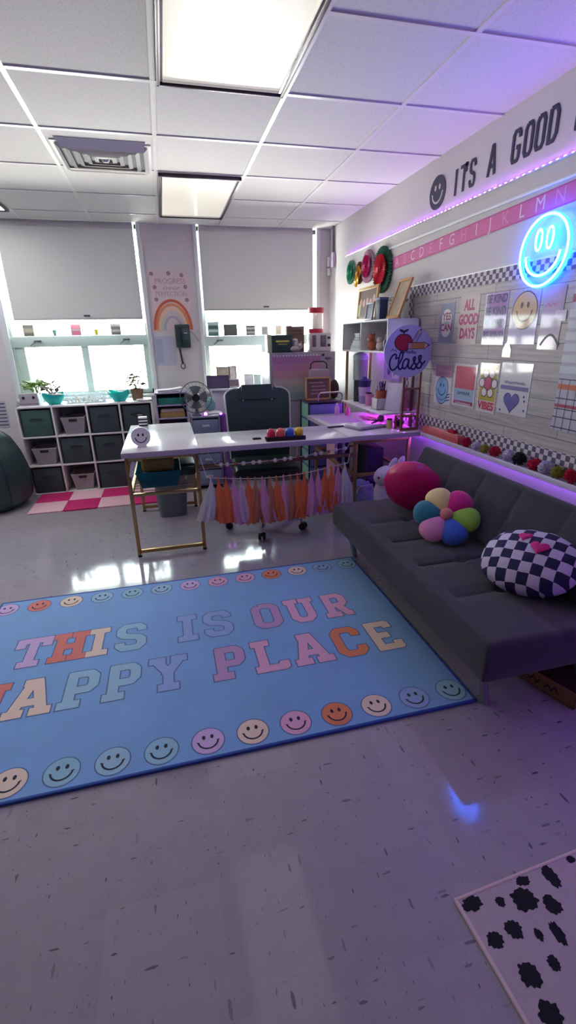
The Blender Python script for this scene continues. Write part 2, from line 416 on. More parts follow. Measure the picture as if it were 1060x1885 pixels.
# window wall with two openings
W1, W2, SILL = (-1.49, -.125), (.44, 1.73), .90
b = B()
y0, y1 = WALLY, WALLY+.18
b.bb(XL, W1[0], y0, y1, -.08, CEIL+.06, WALLM); b.bb(W1[1], W2[0], y0, y1, -.08, CEIL+.06, WALLM)
b.bb(W2[1], WALLX, y0, y1, -.08, CEIL+.06, WALLM)
for a in (W1, W2): b.bb(a[0], a[1], y0, y1, -.08, SILL, WALLM)
struct(b, 'wall_back')
GLASS = mat_pane()
def window(name, x0, x1, ztr, pane_in, latch):
    f = B(); ya, yb = WALLY+.05, WALLY+.11
    f.bb(x0, x0+.045, ya, yb, SILL, CEIL, FRAMEW, .004); f.bb(x1-.035, x1, ya, yb, SILL, CEIL, FRAMEW, .004)
    f.bb(x0, x1, ya, yb, SILL, SILL+.05, FRAMEW, .004)
    f.bb(x0, x1, ya, yb, CEIL-.05, CEIL, FRAMEW, .004)
    f.bb(x0, x1, ya-.01, yb, ztr-.105, ztr, FRAMEW, .004)
    p0, m0, m1, p1 = pane_in
    f.bb(x0+.045, p0, ya+.006, yb, SILL, ztr-.1, FRAMEW, .003); f.bb(m0, m1, ya+.006, yb, SILL, ztr-.1, FRAMEW, .003); f.bb(p1, x1-.035, ya+.006, yb, SILL, ztr-.1, FRAMEW, .003)
    o = struct(f, name)
    for a, c, z0, z1 in ((x0+.04, x1-.03, ztr, CEIL-.05), (p0, m0, SILL+.05, ztr-.105), (m1, p1, SILL+.05, ztr-.105)):
        g = B(); g.bb(a-.002, c+.002, ya+.03, ya+.034, z0-.002, z1+.002, GLASS); struct(g, 'pane', o)
    for lx in latch:
        g = B(); g.box((lx, ya-.02, ztr-.045), (.07, .02, .016), GREYM, .004); g.cyl((lx-.02, ya-.03, ztr-.05), (lx-.07, ya-.03, ztr-.09), .005, GREYM); struct(g, 'latch', o)
    g = B(); g.bb(x0-.02, x1+.02, WALLY-.05, WALLY+.06, SILL-.03, SILL, TRIMW, .006); struct(g, 'window_sill', o)
    return o
window('window_1', W1[0], W1[1], 1.505, (-1.36, -.822, -.753, -.20), (-1.22, -.36))
window('window_2', W2[0], W2[1], 1.475, (.50, 1.09, 1.16, 1.68), (.62, 1.45))
b = B(); b.bb(W1[0]-.03, W1[0]+.03, WALLY-.018, WALLY, .90, CEIL, TRIMW, .004); struct(b, 'trim_1')
b = B(); b.bb(W2[1]-.01, W2[1]+.035, WALLY-.018, WALLY, .90, CEIL, TRIMW, .004); struct(b, 'trim_2')
b = B(); b.bb(W2[0]-.03, W2[0]+.01, WALLY-.018, WALLY, .90, CEIL, TRIMW, .004); struct(b, 'trim_3')
b = B(); b.bb(W1[1]-.012, W1[1]+.03, WALLY-.018, WALLY, .90, CEIL, TRIMW, .004); struct(b, 'trim_4')
b = B(); b.bb(XL, WALLX, WALLY-.012, WALLY, 0, .1, M('vinyl_base', (84, 80, 84), .5)); struct(b, 'baseboard_back')

# ------------------------------------------------------------------ ceiling lights, vent
PANEL = M('light_diffuser', (226, 220, 204), .26, spec=.6, emit=E_PANEL, ecol=(1.0, .93, .80, 1))
PRIM = M('light_frame_dark', (74, 66, 72), .35, .5)
LIT = M('light_diffuser_lit', (226, 222, 214), .28, spec=.6, emit=E_LIT, ecol=(.93, .97, 1.0, 1))  # strong glow for the left panels, raised to brighten the floor
def ceiling_light(x0, y0, label, dm=None):
    t = thing('ceiling_light', label, 'ceiling light', (x0+T/2, y0+T, CEIL), group='recessed ceiling lights')
    f = B(); L_, W_ = 2*T-.03, T-.03
    for s in (-1, 1):
        f.box((s*(W_/2-.008), 0, -.016), (.016, L_, .022), PRIM, .003); f.box((0, s*(L_/2-.008), -.016), (W_, .016, .022), PRIM, .003)
        f.box((s*(W_/2-.02), 0, -.012), (.014, L_-.03, .016), CHROME); f.box((0, s*(L_/2-.02), -.012), (W_-.03, .014, .016), CHROME)
    f.obj('frame', t)
    d = B(); d.grid(lambda u, v: Vector(((u-.5)*(W_-.05), (v-.5)*(L_-.05), -.010-.006*math.sin(PI*u)*math.sin(PI*v))), 9, 17, dm or PANEL); d.obj('diffuser', t)
    return t
ceiling_light(GX, GY-2*T, 'large ceiling light panel nearest the viewer, its top cut by the frame')
ceiling_light(GX, GY+2*T, 'ceiling light panel near the windows, above the office chair')
ceiling_light(GX-3*T, GY+2*T, 'ceiling light at the far left edge, only its corner showing', LIT)
ceiling_light(GX-5*T, GY+2*T, 'ceiling light by the windows in the left part of the room, out of view', LIT)  # unseen panel added to brighten the far floor
ceiling_light(GX-5*T, GY-2*T, 'ceiling light in the left part of the room, out of view', LIT)  # another unseen panel, added as fill for the left side

VENTW = M('vent_white', (220, 216, 214), .4)
vx, vy = -.225, 3.70
t = thing('ceiling_vent', 'square white louvred air vent in the ceiling with a plastic deflector flap', 'vent', (vx, vy, CEIL))
b = B(); b.box((0, 0, -.004), (.56, .5, .006), VENTW, .002); b.obj('back_plate', t)
for i, s in enumerate((.235, .185, .135, .085, .04)):
    b = B(); z0, z1 = -.030+.002*i, -.013
    q = [(-1, -1), (1, -1), (1, 1), (-1, 1)]
    bm_ = bmesh.new()
    A = [bm_.verts.new((s*a, s*.86*c, z0)) for a, c in q]; O = [bm_.verts.new(((s+.026)*a, (s*.86+.026)*c, z1)) for a, c in q]
    for j in range(4): bm_.faces.new((A[j], A[(j+1) % 4], O[(j+1) % 4], O[j]))
    bmesh.ops.solidify(bm_, geom=bm_.faces[:], thickness=.003); b.merge(bm_, VENTW); b.obj('louvre', t, 20)
b = B(); b.box((0, 0, -.022), (.05, .04, .016), VENTW, .003, taper=.5); b.box((0, 0, -.0075), (.5, .44, .002), M('vent_core', (74, 70, 76), .6)); b.obj('core', t)  # dark sheet paints in the shade between the vanes
b = B()
b.m = Matrix.Translation((-.0, -.262, -.020)) @ Euler((R(-30), 0, 0)).to_matrix().to_4x4()
b.poly([(-.25, -.034), (.25, -.034), (.235, .034), (-.225, .034)], 0, M('deflector_plastic', (206, 202, 214), .4), .004); b.obj('deflector_flap', t)

# ------------------------------------------------------------------ blinds
BL = mat_blind()
def blind(x0, x1, zb, label):
    t = thing('roller_blind', label, 'blind', ((x0+x1)/2, WALLY-.03, CEIL), group='roller blinds')
    wd = (x1-x0)/2
    b = B(); b.bb(-wd, wd, .008, .010, zb-CEIL, -.001, BL); b.obj('fabric', t)
    b = B(); b.cyl((-wd, .02, -.035), (wd, .02, -.035), .026, BL, n=20); b.obj('roller', t)
    b = B(); b.bb(-wd, wd, .002, .016, zb-CEIL-.008, zb-CEIL+.008, M('hem_bar', (186, 184, 182), .5), .003); b.obj('hem_bar', t)
    b = B(); b.box((.07, -.004, zb-CEIL+.03), (.06, .012, .014), M('pull_dark', (70, 70, 72), .5), .003); b.obj('pull_tab', t)
    return t
blind(-1.385, -.165, 1.66, 'pale grey roller blind pulled down over the left window')
blind(.47, 1.675, 1.735, 'pale grey roller blind pulled down over the right window')

# ------------------------------------------------------------------ wall slogan, LED strip, banner
STK = {  # block letters as centre lines in a 1-high box, half stroke .11
 'I': [[(.25, .9), (.25, .1)]], 'T': [[(.1, .9), (.7, .9)], [(.4, .9), (.4, .1)]], 'A': [[(.1, .1), (.36, .9), (.44, .9), (.7, .1)], [(.2, .36), (.6, .36)]],
 'S': [[(.66, .7), (.66, .8), (.56, .9), (.22, .9), (.12, .8), (.12, .63), (.22, .54), (.56, .46), (.66, .37), (.66, .2), (.56, .1), (.22, .1), (.12, .2), (.12, .3)]],
 'G': [[(.64, .7), (.64, .8), (.54, .9), (.22, .9), (.12, .8), (.12, .2), (.22, .1), (.54, .1), (.64, .2), (.64, .46), (.42, .46)]],
 'O': [[(.22, .9), (.54, .9), (.66, .78), (.66, .22), (.54, .1), (.22, .1), (.1, .22), (.1, .78), (.22, .9)]],
 'D': [[(.12, .9), (.5, .9), (.66, .74), (.66, .26), (.5, .1), (.12, .1), (.12, .9)]], "'": [[(.1, .9), (.1, .7)]]}
SERIF = {
 'T': [[(.1, .9), (.74, .9)], [(.1, .9), (.1, .74)], [(.74, .9), (.74, .74)], [(.42, .9), (.42, .1)], [(.27, .1), (.57, .1)]],
 'H': [[(.2, .9), (.2, .1)], [(.66, .9), (.66, .1)], [(.2, .5), (.66, .5)]]+[[(a-.12, c), (a+.12, c)] for a in (.2, .66) for c in (.1, .9)],
 'I': [[(.26, .9), (.26, .1)], [(.1, .1), (.42, .1)], [(.1, .9), (.42, .9)]], 'S': STK['S'], 'O': STK['O'],
 'U': [[(.18, .9), (.18, .22), (.3, .1), (.54, .1), (.66, .22), (.66, .9)], [(.08, .9), (.3, .9)], [(.54, .9), (.76, .9)]],
 'R': [[(.2, .9), (.2, .1)], [(.08, .1), (.34, .1)], [(.1, .9), (.56, .9), (.66, .8), (.66, .58), (.56, .48), (.2, .48)], [(.44, .48), (.64, .1), (.78, .1)]],
 'A': [[(.14, .1), (.38, .9), (.5, .9), (.74, .1)], [(.24, .36), (.64, .36)], [(.06, .1), (.28, .1)], [(.6, .1), (.84, .1)], [(.3, .9), (.5, .9)]],
 'P': [[(.2, .9), (.2, .1)], [(.08, .1), (.36, .1)], [(.1, .9), (.58, .9), (.68, .8), (.68, .56), (.58, .46), (.2, .46)]],
 'Y': [[(.12, .9), (.4, .5), (.4, .1)], [(.68, .9), (.4, .5)], [(.26, .1), (.54, .1)], [(.04, .9), (.24, .9)], [(.56, .9), (.76, .9)]],
 'L': [[(.2, .9), (.2, .1), (.7, .1), (.7, .26)], [(.08, .9), (.36, .9)], [(.08, .1), (.2, .1)]],
 'C': [[(.66, .66), (.66, .8), (.56, .9), (.24, .9), (.12, .78), (.12, .22), (.24, .1), (.56, .1), (.66, .2), (.66, .32)]],
 'E': [[(.2, .9), (.2, .1)], [(.08, .9), (.68, .9), (.68, .74)], [(.08, .1), (.7, .1), (.7, .28)], [(.2, .5), (.5, .5)]]}
def glyph(b, S, ch, x, y, h, wsc, z, mat, t=.11, grow=0.0, hh=0.0):
    for pl in S[ch]:
        b.stroke([(x+p[0]*h*wsc, y+p[1]*h) for p in pl], t*h*(.5+.5*wsc)+grow, z, mat, ext=(t*h*.75 if len(pl) < 3 else 0)+grow, h=hh)
def wall_letter(ch, y, zb, h, wsc, label):
    b = B(); glyph(b, STK, ch, -.3*h*wsc, 0, h, wsc, .0004, NAVY, t=.072, hh=.003)
    return tag(b.obj('wall_letter'), label, 'letter', (WALLX-.0008, y, zb), RW, 'letters of the wall slogan')
SL = 'navy letter %s of the slogan painted high on the right wall'
b = B(); b.smile(0, 0, .098, 0.0004, NAVY, WALLM, h=.003)
tag(b.obj('smiley_decal'), 'round navy smiley decal before the wall slogan', 'wall decal', (WALLX-.0008, 3.29, 2.325), RW)
for ch, y, zb, h, ws, lb in (('I', 3.073, 2.248, .155, .62, 'first letter, navy I, of the slogan on the right wall'), ('T', 3.005, 2.252, .155, .62, 'navy T in the word ITS of the wall slogan'),
      ("'", 2.955, 2.252, .16, .6, 'small navy apostrophe in the wall slogan'), ('S', 2.915, 2.252, .158, .5, 'navy S ending the word ITS on the wall'),
      ('A', 2.738, 2.250, .175, .55, 'navy A standing alone in the wall slogan'), ('G', 2.545, 2.262, .165, .56, 'navy G starting the word GOOD on the wall'),
      ('O', 2.455, 2.264, .165, .52, 'first navy O in the word GOOD, beside the G'), ('O', 2.375, 2.266, .165, .52, 'second navy O in the word GOOD, beside the D'),
      ('D', 2.293, 2.268, .167, .52, 'navy D ending the word GOOD on the wall'), ('D', 2.125, 2.270, .167, .55, 'navy letter cut by the right edge of the photo')):
    wall_letter(ch, y, zb, h, ws, lb)

VIOLET = (.40, .13, 1.0)
t = thing('light_strip', 'long violet LED strip of glowing beads running along the right wall under the slogan', 'LED light strip', (WALLX, 4.95, 2.193), RW)
LEN = 6.2
b = B(); b.bb(0, LEN, -.006, .006, .001, .005, M('strip_tape', (206, 180, 216), .4)); b.obj('tape', t)
b = B(); b.bb(0, LEN, -.0075, -.005, .0005, .024, TRIMW, .0008); b.obj('channel', t)  # lip added to block downward light and keep beads out of floor reflections
led = emis('led_glow', (.46, .10, 1.0), E_LED_TOP)
lb_ = B(); lb_.box((0, 0, .007), (.010, .006, .004), led, .001); l0 = lb_.obj('led', t); l0.location = (.03, 0, 0)
for i in range(1, 75):
    c = l0.copy(); COL.objects.link(c); c.parent = t; c.location = (.03+.045*i, 0, 0)
b = B()
for i in range(75, int((LEN-.05)/.045)): b.box((.03+.045*i, 0, .007), (.010, .006, .004), led)
c = b.obj('led', t); c['kind'] = 'stuff'

led_fill = emis('led_glow_soft', (.46, .22, 1.0), 22.0)  # unseen strip added to spread violet fill over ceiling and foreground
for nm, loc, rot, ln, lab in (('light_strip', (XL, -2.4, 2.2), (PI/2, 0, PI/2), 7.6, 'LED strip high on the left wall, out of view'),):
    t = thing(nm, lab, 'LED light strip', loc, rot)
    b = B(); b.bb(0, ln, -.006, .006, .001, .005, M('strip_tape', (206, 180, 216), .4)); b.obj('tape', t)
    b = B()
    for i in range(int(ln/.06)): b.box((.03+.06*i, 0, .007), (.017, .009, .005), led_fill)
    c = b.obj('led', t); c['kind'] = 'stuff'
# alphabet strip
PINK = M('banner_pink', (214, 100, 160), .5); PINKD = M('banner_edge', (186, 70, 134), .5)
PL = [M('alpha_pale', (240, 196, 222), .5), M('alpha_rose', (226, 140, 186), .5), M('alpha_cream', (238, 206, 216), .5)]
b = B(); b.rect(0, -.045, 2.3, .045, .0005, PINK, .0015); b.rect(0, .038, 2.3, .044, .0022, PINKD); b.rect(0, -.044, 2.3, -.038, .0022, PINKD)
for i, ch in enumerate('ABCDEFGHIJKLMNOPQ'): b.text(ch, .075+.128*i, 0, .092, .0024, PL[i % 3], sx=1.0)
tag(b.obj('alphabet_banner'), 'pink alphabet strip with pale letters above the bulletin board', 'alphabet banner', (WALLX-.0015, 3.905, 1.985), (PI/2, R(-1.7), -PI/2))

# ------------------------------------------------------------------ bulletin board with tray
BY = 3.555; BL_ = 4.2
t = thing('bulletin_board', 'long bulletin board papered like whitewashed planks with checkered border', 'bulletin board', (WALLX, BY, .76), RW)
b = B(); b.bb(0, BL_, 0, 1.02, .001, .014, mat_planks()); b.obj('backing', t)
CK = mat_checker('border_checks', (92, 84, 104), (208, 198, 206), 1/.0285)
b = B()
b.rect(.0, 1.02-.070, BL_, 1.02, .0145, CK, .0015); b.rect(0, .02, BL_, .02+.099, .0145, CK, .0015); b.rect(0, .12, .066, .95, .0147, CK, .0015)
b.obj('checkered_border', t)
b = B(); b.bb(-.6, BL_, 1.335, 1.352, .0, .014, TRIMW, .004); b.bb(-.01, BL_, 1.02, 1.032, .0, .012, TRIMW, .003); b.obj('top_rail', t)
TR = M('tray_metal', (206, 196, 214), .35)
b = B(); b.bb(-.03, BL_, -.014, -.002, .0, .075, TR, .003); b.bb(-.03, BL_, -.026, .006, .068, .078, TR, .003); b.obj('tray', t)

# LED band under the tray
t = thing('light_strip', 'violet LED strip glowing under the tray behind the grey futon', 'LED light strip', (WALLX, 3.45, .735), RW)
b = B(); b.bb(0, 4.0, -.006, .006, .0005, .004, emis('led_low', (.36, .08, 1.0), E_LED_LOW)); b.obj('tape', t)

# pom-poms on the tray
for i, (y, z, r, c, nm) in enumerate(((2.59, .81, .034, (190, 24, 66), 'crimson pom-pom beside the red box on the tray'), (2.49, .80, .03, (206, 196, 216), 'white pom-pom between the crimson and olive ones nearest the red box'),
     (2.405, .80, .03, (150, 150, 60), 'olive pom-pom, first of the two olive ones from the red box'), (2.31, .805, .034, (186, 24, 60), 'crimson pom-pom between the first olive and a white one'),
     (2.195, .805, .035, (206, 196, 216), 'white pom-pom next to the black one on the tray'), (2.105, .808, .038, (30, 40, 42), 'black pom-pom on the tray'),
     (1.99, .805, .036, (194, 22, 60), 'crimson pom-pom next to the black one, towards the viewer'), (1.912, .81, .038, (196, 188, 214), 'white pom-pom above the checkered pillow, largest of the white ones'),
     (1.835, .805, .034, (146, 148, 56), 'olive pom-pom above the checkered pillow'), (1.745, .81, .038, (192, 22, 60), 'crimson pom-pom at the right edge of the photo'))):
    b = B()
    rr = random.Random(i)
    b.ell((0, 0, 0), (r*.72,)*3, M('pom%d' % i, c, .95), n=16)
    for k in range(170):
        d = Vector((rr.gauss(0, 1), rr.gauss(0, 1), rr.gauss(0, 1))).normalized()
        b.cyl(d*r*.55, d*r*rr.uniform(.92, 1.06), r*.10, M('pom%d' % i, c, .95), r2=r*.05, n=4, caps=True)
    tag(b.obj('pom_pom', ang=180), nm, 'pom-pom', (WALLX-.058, y, .7585+r*1.05), (0, 0, 0), 'pom-poms lying along the board tray')
b = B(); b.box((0, 0, 0), (.05, .46, .05), M('coral_box', (206, 92, 92), .5), .004); b.box((.0, -.03, .028), (.03, .36, .008), M('coral_pale', (220, 150, 140), .5), .002)
tag(b.obj('sentence_strip_box'), 'long coral red box lying on the tray at the desk end', 'box', (WALLX-.045, 2.90, .786))
b = B(); b.box((0, 0, 0), (.03, .07, .022), M('eraser_red', (176, 20, 50), .8), .004); tag(b.obj('board_eraser'), 'small dark red eraser lying on the coral box', 'eraser', (WALLX-.045, 2.78, .829))
# ------------------------------------------------------------------ posters on the board
def lam(n, c): return M('lam_'+n, c, .45, spec=.2, coat=.42, bump=.16, bscale=13)
PX = WALLX-.0145
def poster(name, label, ya, yb, z0, z1, draw, base=(206, 198, 204), tilt=0, group='laminated posters on the bulletin board'):
    W_, H_ = ya-yb, z1-z0
    b = B(); b.bb(0, W_, 0, H_, 0, .0015, lam(name+str(base), base))
    draw(b, W_, H_, .0018)
    return tag(b.obj('poster'), label, 'poster', (PX, ya, z0), (PI/2, R(tilt), -PI/2), group)
k_ = lambda n, c: lam(n, c)
def d_yes(b, w, h, z):
    g, c, r, tl = k_('slate', (132, 134, 162)), k_('cream', (214, 204, 206)), k_('plum', (150, 60, 96)), k_('teal', (86, 130, 140))
    b.rect(.008, .008, w-.008, h-.008, z, g); b.stroke([(w/2, h*.38), (w/2, h*.62)], w*.33, z+.0003, c, ext=.0); b.disc(w/2, h*.62, w*.33, z+.0003, c); b.disc(w/2, h*.38, w*.33, z+.0003, c)
    b.text('YES', w/2, h*.66, .062, z+.0006, r, bold=.03); b.text('you', w/2, h*.515, .04, z+.0006, tl, shear=.3); b.text('CAN', w/2, h*.39, .062, z+.0006, r, bold=.03)
poster('yes', 'slate blue poster reading YES YOU CAN, first in the upper poster row', 3.105, 2.93, 1.385, 1.638, d_yes, (150, 150, 172))
def d_all(b, w, h, z):
    m = k_('magenta', (176, 44, 104))
    for i, s in enumerate(('ALL', 'GOOD', 'DAYS')): b.text(s, w/2, h*(.8-.29*i), .082, z, m, bold=.05, sx=.78)
poster('all', 'pale poster with fat magenta words ALL GOOD DAYS', 2.872, 2.675, 1.38, 1.663, d_all, (206, 190, 186))
def d_kind(b, w, h, z):
    v, n = k_('orchid', (156, 100, 176)), k_('indigo', (52, 34, 100))
    b.rect(.008, .008, w-.008, h-.008, z, v)
    for i in range(4): b.text('BE KIND', w/2, h*(.88-.235*i), .062, z+.0003, n, bold=.035, sx=.78)
poster('kind', 'orchid purple poster repeating BE KIND in dark capitals', 2.617, 2.42, 1.38, 1.657, d_kind, (190, 160, 206))
def d_sm(b, w, h, z): b.smile(w/2, h*.64, w*.43, z+.0006, k_('tan', (206, 166, 118)), k_('brown', (78, 56, 52)), edge=k_('brown', (78, 56, 52)))
poster('smile', 'poster with one large tan smiley face in the upper poster row', 2.387, 2.18, 1.384, 1.645, d_sm, (178, 160, 196))
def d_fl(b, w, h, z):
    b.rect(.01, .01, w-.01, h-.01, z, k_('dustyp', (186, 160, 180))); b.rect(.09, h*.45, .16, h*.62, z+.0003, k_('pale2', (206, 190, 204))); b.stroke([(.02+.12*i/10, .02+.05*math.sin(PI*i/10)) for i in range(11)], .006, z+.0003, INK)
    b.scrawl(w*.15, w*.7, h*.72, .03, .003, z+.0003, k_('rose', (196, 110, 150)), 4)
poster('faint', 'faded dusty mauve poster beneath the neon sign, right of the tan smiley', 2.155, 2.02, 1.36, 1.65, d_fl, (172, 158, 174))
def d_blue(b, w, h, z):
    bl, ed = k_('skyb', (126, 166, 212)), k_('blueink', (42, 62, 120))
    b.rect(0, h*.70, w, h, z, k_('mauve', (170, 130, 150)))
    b.scrawl(w*.12, w*.88, h*.86, .02, .002, z+.0003, k_('mauve2', (196, 160, 172)), 5)
    b.disc(w*.46, h*.26, w*.34, z+.0002, ed); b.disc(w*.46, h*.26, w*.31, z+.0004, bl)
    b.smile(w*.46, h*.40, w*.36, z+.0010, bl, ed, edge=ed)
    for i in range(3): b.stroke([(w*(.72+.04*i), h*.10+.02*i), (w*.96, h*.14+.02*i)], .004, z+.0012, ed)
poster('blue', 'poster with a pale blue smiley, first in the lower poster row', 3.093, 2.885, .985, 1.245, d_blue)
def d_red(b, w, h, z):
    b.rect(.014, h*.42, w-.014, h-.014, z, k_('berry', (190, 52, 88))); b.rect(.014, h*.13, w-.014, h*.42, z, k_('paleb', (150, 170, 196))); b.rect(.014, .012, w-.014, h*.13, z, k_('wine', (146, 46, 74)))
    b.scrawl(w*.22, w*.78, h*.31, .026, .003, z+.0003, k_('blueink', (42, 62, 120)), 6)
    b.scrawl(w*.15, w*.85, h*.07, .014, .002, z+.0003, k_('pale2', (206, 190, 204)), 7)
poster('red', 'poster of a berry red block over a pale blue band in the lower row', 2.862, 2.62, .998, 1.262, d_red)
def d_yel(b, w, h, z):
    br, cr = k_('brown', (78, 40, 52)), k_('petal', (222, 206, 212))
    b.rect(.01, h*.24, w-.01, h-.01, z, k_('mustard', (178, 154, 48)))
    for i in range(6):
        a = PI/2+PI/6+i*PI/3; x, y = w/2+.058*math.cos(a), h*.60+.062*math.sin(a)
        b.disc(x, y, .029, z+.0003, br); b.disc(x, y, .023, z+.0006, cr)
    b.disc(w/2, h*.60, .038, z+.0008, br, ry=.042); b.disc(w/2, h*.60, .031, z+.0011, k_('cerise', (190, 40, 100)), ry=.036)
    b.text('VIBES', w/2, h*.13, .062, z+.0003, k_('redw', (196, 36, 72)), bold=.05)
poster('yel', 'mustard poster with one big white flower above red lettering', 2.592, 2.418, .992, 1.278, d_yel)
def heart(cx, cy, s, n=40):
    return [(cx+s*16*math.sin(t)**3/17, cy+s*(13*math.cos(t)-5*math.cos(2*t)-2*math.cos(3*t)-math.cos(4*t))/17) for t in [2*PI*i/n for i in range(n)]][::-1]
def d_heart(b, w, h, z):
    v, e = k_('heartv', (96, 84, 158)), k_('blueink', (42, 42, 90))
    b.rect(.01, h*.48, w-.01, h*.56, z, k_('bluep', (108, 100, 150)))
    b.scrawl(w*.16, w*.84, h*.62, .018, .0025, z+.0003, k_('bluep', (108, 100, 150)), 8)
    b.poly(heart(w*.46, h*.25, .068), z+.0003, e); b.poly(heart(w*.46, h*.25, .060), z+.0006, v)
    for x, y in ((.85, .38), (.88, .30), (.12, .06), (.9, .12)): b.disc(w*x, h*y, .007, z+.0003, e, n=8)
poster('heart', 'white poster with a violet heart, last in the lower poster row', 2.40, 2.155, 1.01, 1.288, d_heart)
# pocket chart cut by the frame
b = B(); LP = lam('chart', (188, 184, 200))
b.bb(0, .42, 0, .62, 0, .002, LP); b.rect(0, .585, .42, .62, .0023, lam('chart_red', (150, 44, 84)))
for i in range(6):
    b.rect(0, .27+.05*i, .42, .305+.05*i, .003, lam('chart_pocket', (206, 208, 214)), .004)
b.rect(0, .195, .42, .22, .0025, lam('chart_coral', (206, 110, 84))); b.rect(0, .11, .42, .125, .0025, lam('chart_pl', (170, 50, 90)))
for yy in (.01, .06, .10, .15, .24): b.rect(0, yy, .42, yy+.005, .003, INK)
for i in range(9): b.rect(.02+.047*i, 0, .023+.047*i, .24, .0028, INK)
tag(b.obj('pocket_chart'), 'white pocket calendar chart at the right edge beneath the neon sign', 'calendar chart', (PX, 1.972, .985), RW)
b = B(); Y_ = lam('tagy', (204, 190, 96))
b.poly([(.0, 0), (.07, 0), (.07, .04), (.05, .075), (.02, .075), (0, .04)], 0, Y_, .002)
for k in range(3): b.rect(.015, .012+.018*k, .055, .018+.018*k, .0024, lam('tagw', (220, 214, 180)))
tag(b.obj('paper_tag'), 'small yellow paper tag pinned between the two rows of posters', 'tag', (PX, 2.415, 1.315), RW)

# ------------------------------------------------------------------ neon smiley
NE = emis('neon_core', (.05, .20, 1.0), E_NEON*.9); NS = emis('neon_side', (.006, .085, 1.0), E_NEON*.8)
ny, nz = 2.185, 1.812
t = thing('neon_smiley_sign', 'glowing cyan neon smiley sign mounted above the posters on the right wall', 'neon sign', (WALLX-.016, ny, nz), RW)
def neon(name, pts, closed=False, core=True):
    b = B(); b.tube([(p[0], p[1], .019) for p in pts], .0075, NS, 8, closed)
    b.tube([(p[0], p[1], .012) for p in pts], .0075, NS, 8, closed)
    o = b.obj(name, t); c = B(); c.tube([(p[0], p[1], .0255) for p in pts], .0052, NE, 8, closed); c.obj('glowing_core', o)
N_ = 56
neon('ring', [(.155*math.cos(2*PI*i/N_), .155*math.sin(2*PI*i/N_)) for i in range(N_)], True)
for sx in (-1, 1): neon('eye', [(sx*.036+.020*math.cos(2*PI*i/24), .052+.046*math.sin(2*PI*i/24)) for i in range(24)], True)
neon('mouth', [(.112*math.cos(a), -.012+.095*math.sin(a)) for a in [PI*(1.0+1.0*i/24) for i in range(25)]])
b = B(); b.disc(0, 0, .172, .0015, mat_clear('clear_acrylic', (220, 230, 240), .02), h=.003, n=48); b.obj('acrylic_back', t)

# ------------------------------------------------------------------ corner conduit
t = thing('conduit', 'thin grey conduit with switch box in the far right corner by the ceiling', 'conduit', (WALLX-.016, 5.33, 2.15))
b = B(); b.cyl((0, 0, .12), (0, 0, CEIL-2.15), .011, GREYM); b.obj('pipe', t)
b = B(); b.box((0, 0, .06), (.03, .07, .14), M('switch_box', (206, 180, 204), .4), .004); b.obj('switch_box', t)
t = thing('conduit', 'small white sensor box high in the corner beside the window', 'conduit', (WALLX-.02, 5.44, 2.12))
b = B(); b.box((0, 0, .09), (.035, .05, .09), WHITE, .004); b.box((0, 0, -.01), (.03, .045, .07), WHITE, .004); b.obj('sensor_box', t)

# ------------------------------------------------------------------ window wall: rainbow poster, phone, papers
b = B(); PP = M('poster_blush', (222, 200, 200), .6)
pw, ph = .40, .575
b.bb(0, pw, 0, ph, .0, .002, PP)
cols = [(204, 98, 64), (222, 140, 100), (230, 196, 162), (204, 196, 190), (176, 172, 182)]
cx = .2
for i, c in enumerate(cols):
    r0 = .19-.026*i; m = M('arch%d' % i, c, .6)
    pts = [(cx+r0*math.cos(a), .01+r0*1.5*math.sin(a)) for a in [PI*k/28 for k in range(29)]]
    b.stroke(pts, .0135, .0024+.0001*i, m)
TXT = M('poster_text', (176, 150, 152), .6)
b.text('PROGRESS', pw/2+.01, .475, .072, .0024, TXT, sx=.92); b.text('over', pw/2+.01, .415, .06, .0024, TXT, shear=.4, sx=1.6); b.text('PERFECTION', pw/2+.01, .355, .062, .0024, TXT, sx=.9)
FLW = M('poster_flower', (140, 120, 130), .6); FLW2 = M('poster_flower_centre', (196, 150, 120), .6)
for x, y in ((.03, .545), (.20, .55), (.33, .535), (.05, .42), (.36, .425), (.055, .305), (.365, .30)):
    for k in range(5): b.disc(x+.013*math.cos(k*2*PI/5), y+.013*math.sin(k*2*PI/5), .0085, .0024, FLW, n=10)
    b.disc(x, y, .007, .0027, FLW2, n=10)
tag(b.obj('rainbow_poster'), 'blush poster with an orange rainbow reading PROGRESS OVER PERFECTION between the windows', 'poster', (-.065, WALLY-.001, 1.535), WW)
t = thing('wall_phone', 'dark green wall telephone with hanging cord below the rainbow poster', 'telephone', (.222, WALLY-.001, 1.48), WW)
PH = M('phone_green', (40, 62, 60), .35)
b = B(); b.box((0, 0, .02), (.155, .235, .04), PH, .012); b.box((.03, .02, .042), (.07, .12, .008), M('phone_plate', (64, 84, 82), .4), .003); b.rect(.012, .028, .05, .036, .0465, PAPER); b.obj('body', t)
b = B(); b.box((-.05, 0, .055), (.045, .215, .035), PH, .014); b.box((-.05, .085, .05), (.05, .05, .05), PH, .014); b.box((-.05, -.085, .05), (.05, .05, .05), PH, .014); b.obj('handset', t)
b = B(); b.tube([(-.045+.010*math.cos(i*1.35)+.02*(i/70), -.12-.16*i/70, .02+.010*math.sin(i*1.35)) for i in range(71)], .0035, BLACK, 6)
b.tube([(-.025+.022*math.sin(2*PI*k/16), -.305+.028*math.cos(2*PI*k/16), .02) for k in range(16)], .004, BLACK, 6, True); b.obj('cord', t)
b = B(); b.tube([(.08, .05, .006), (.11, .03, .004), (.15, -.02, .004), (.165, -.06, .004)], .0025, M('wire_grey', (130, 126, 136), .5), 6); b.obj('line_cord', t)
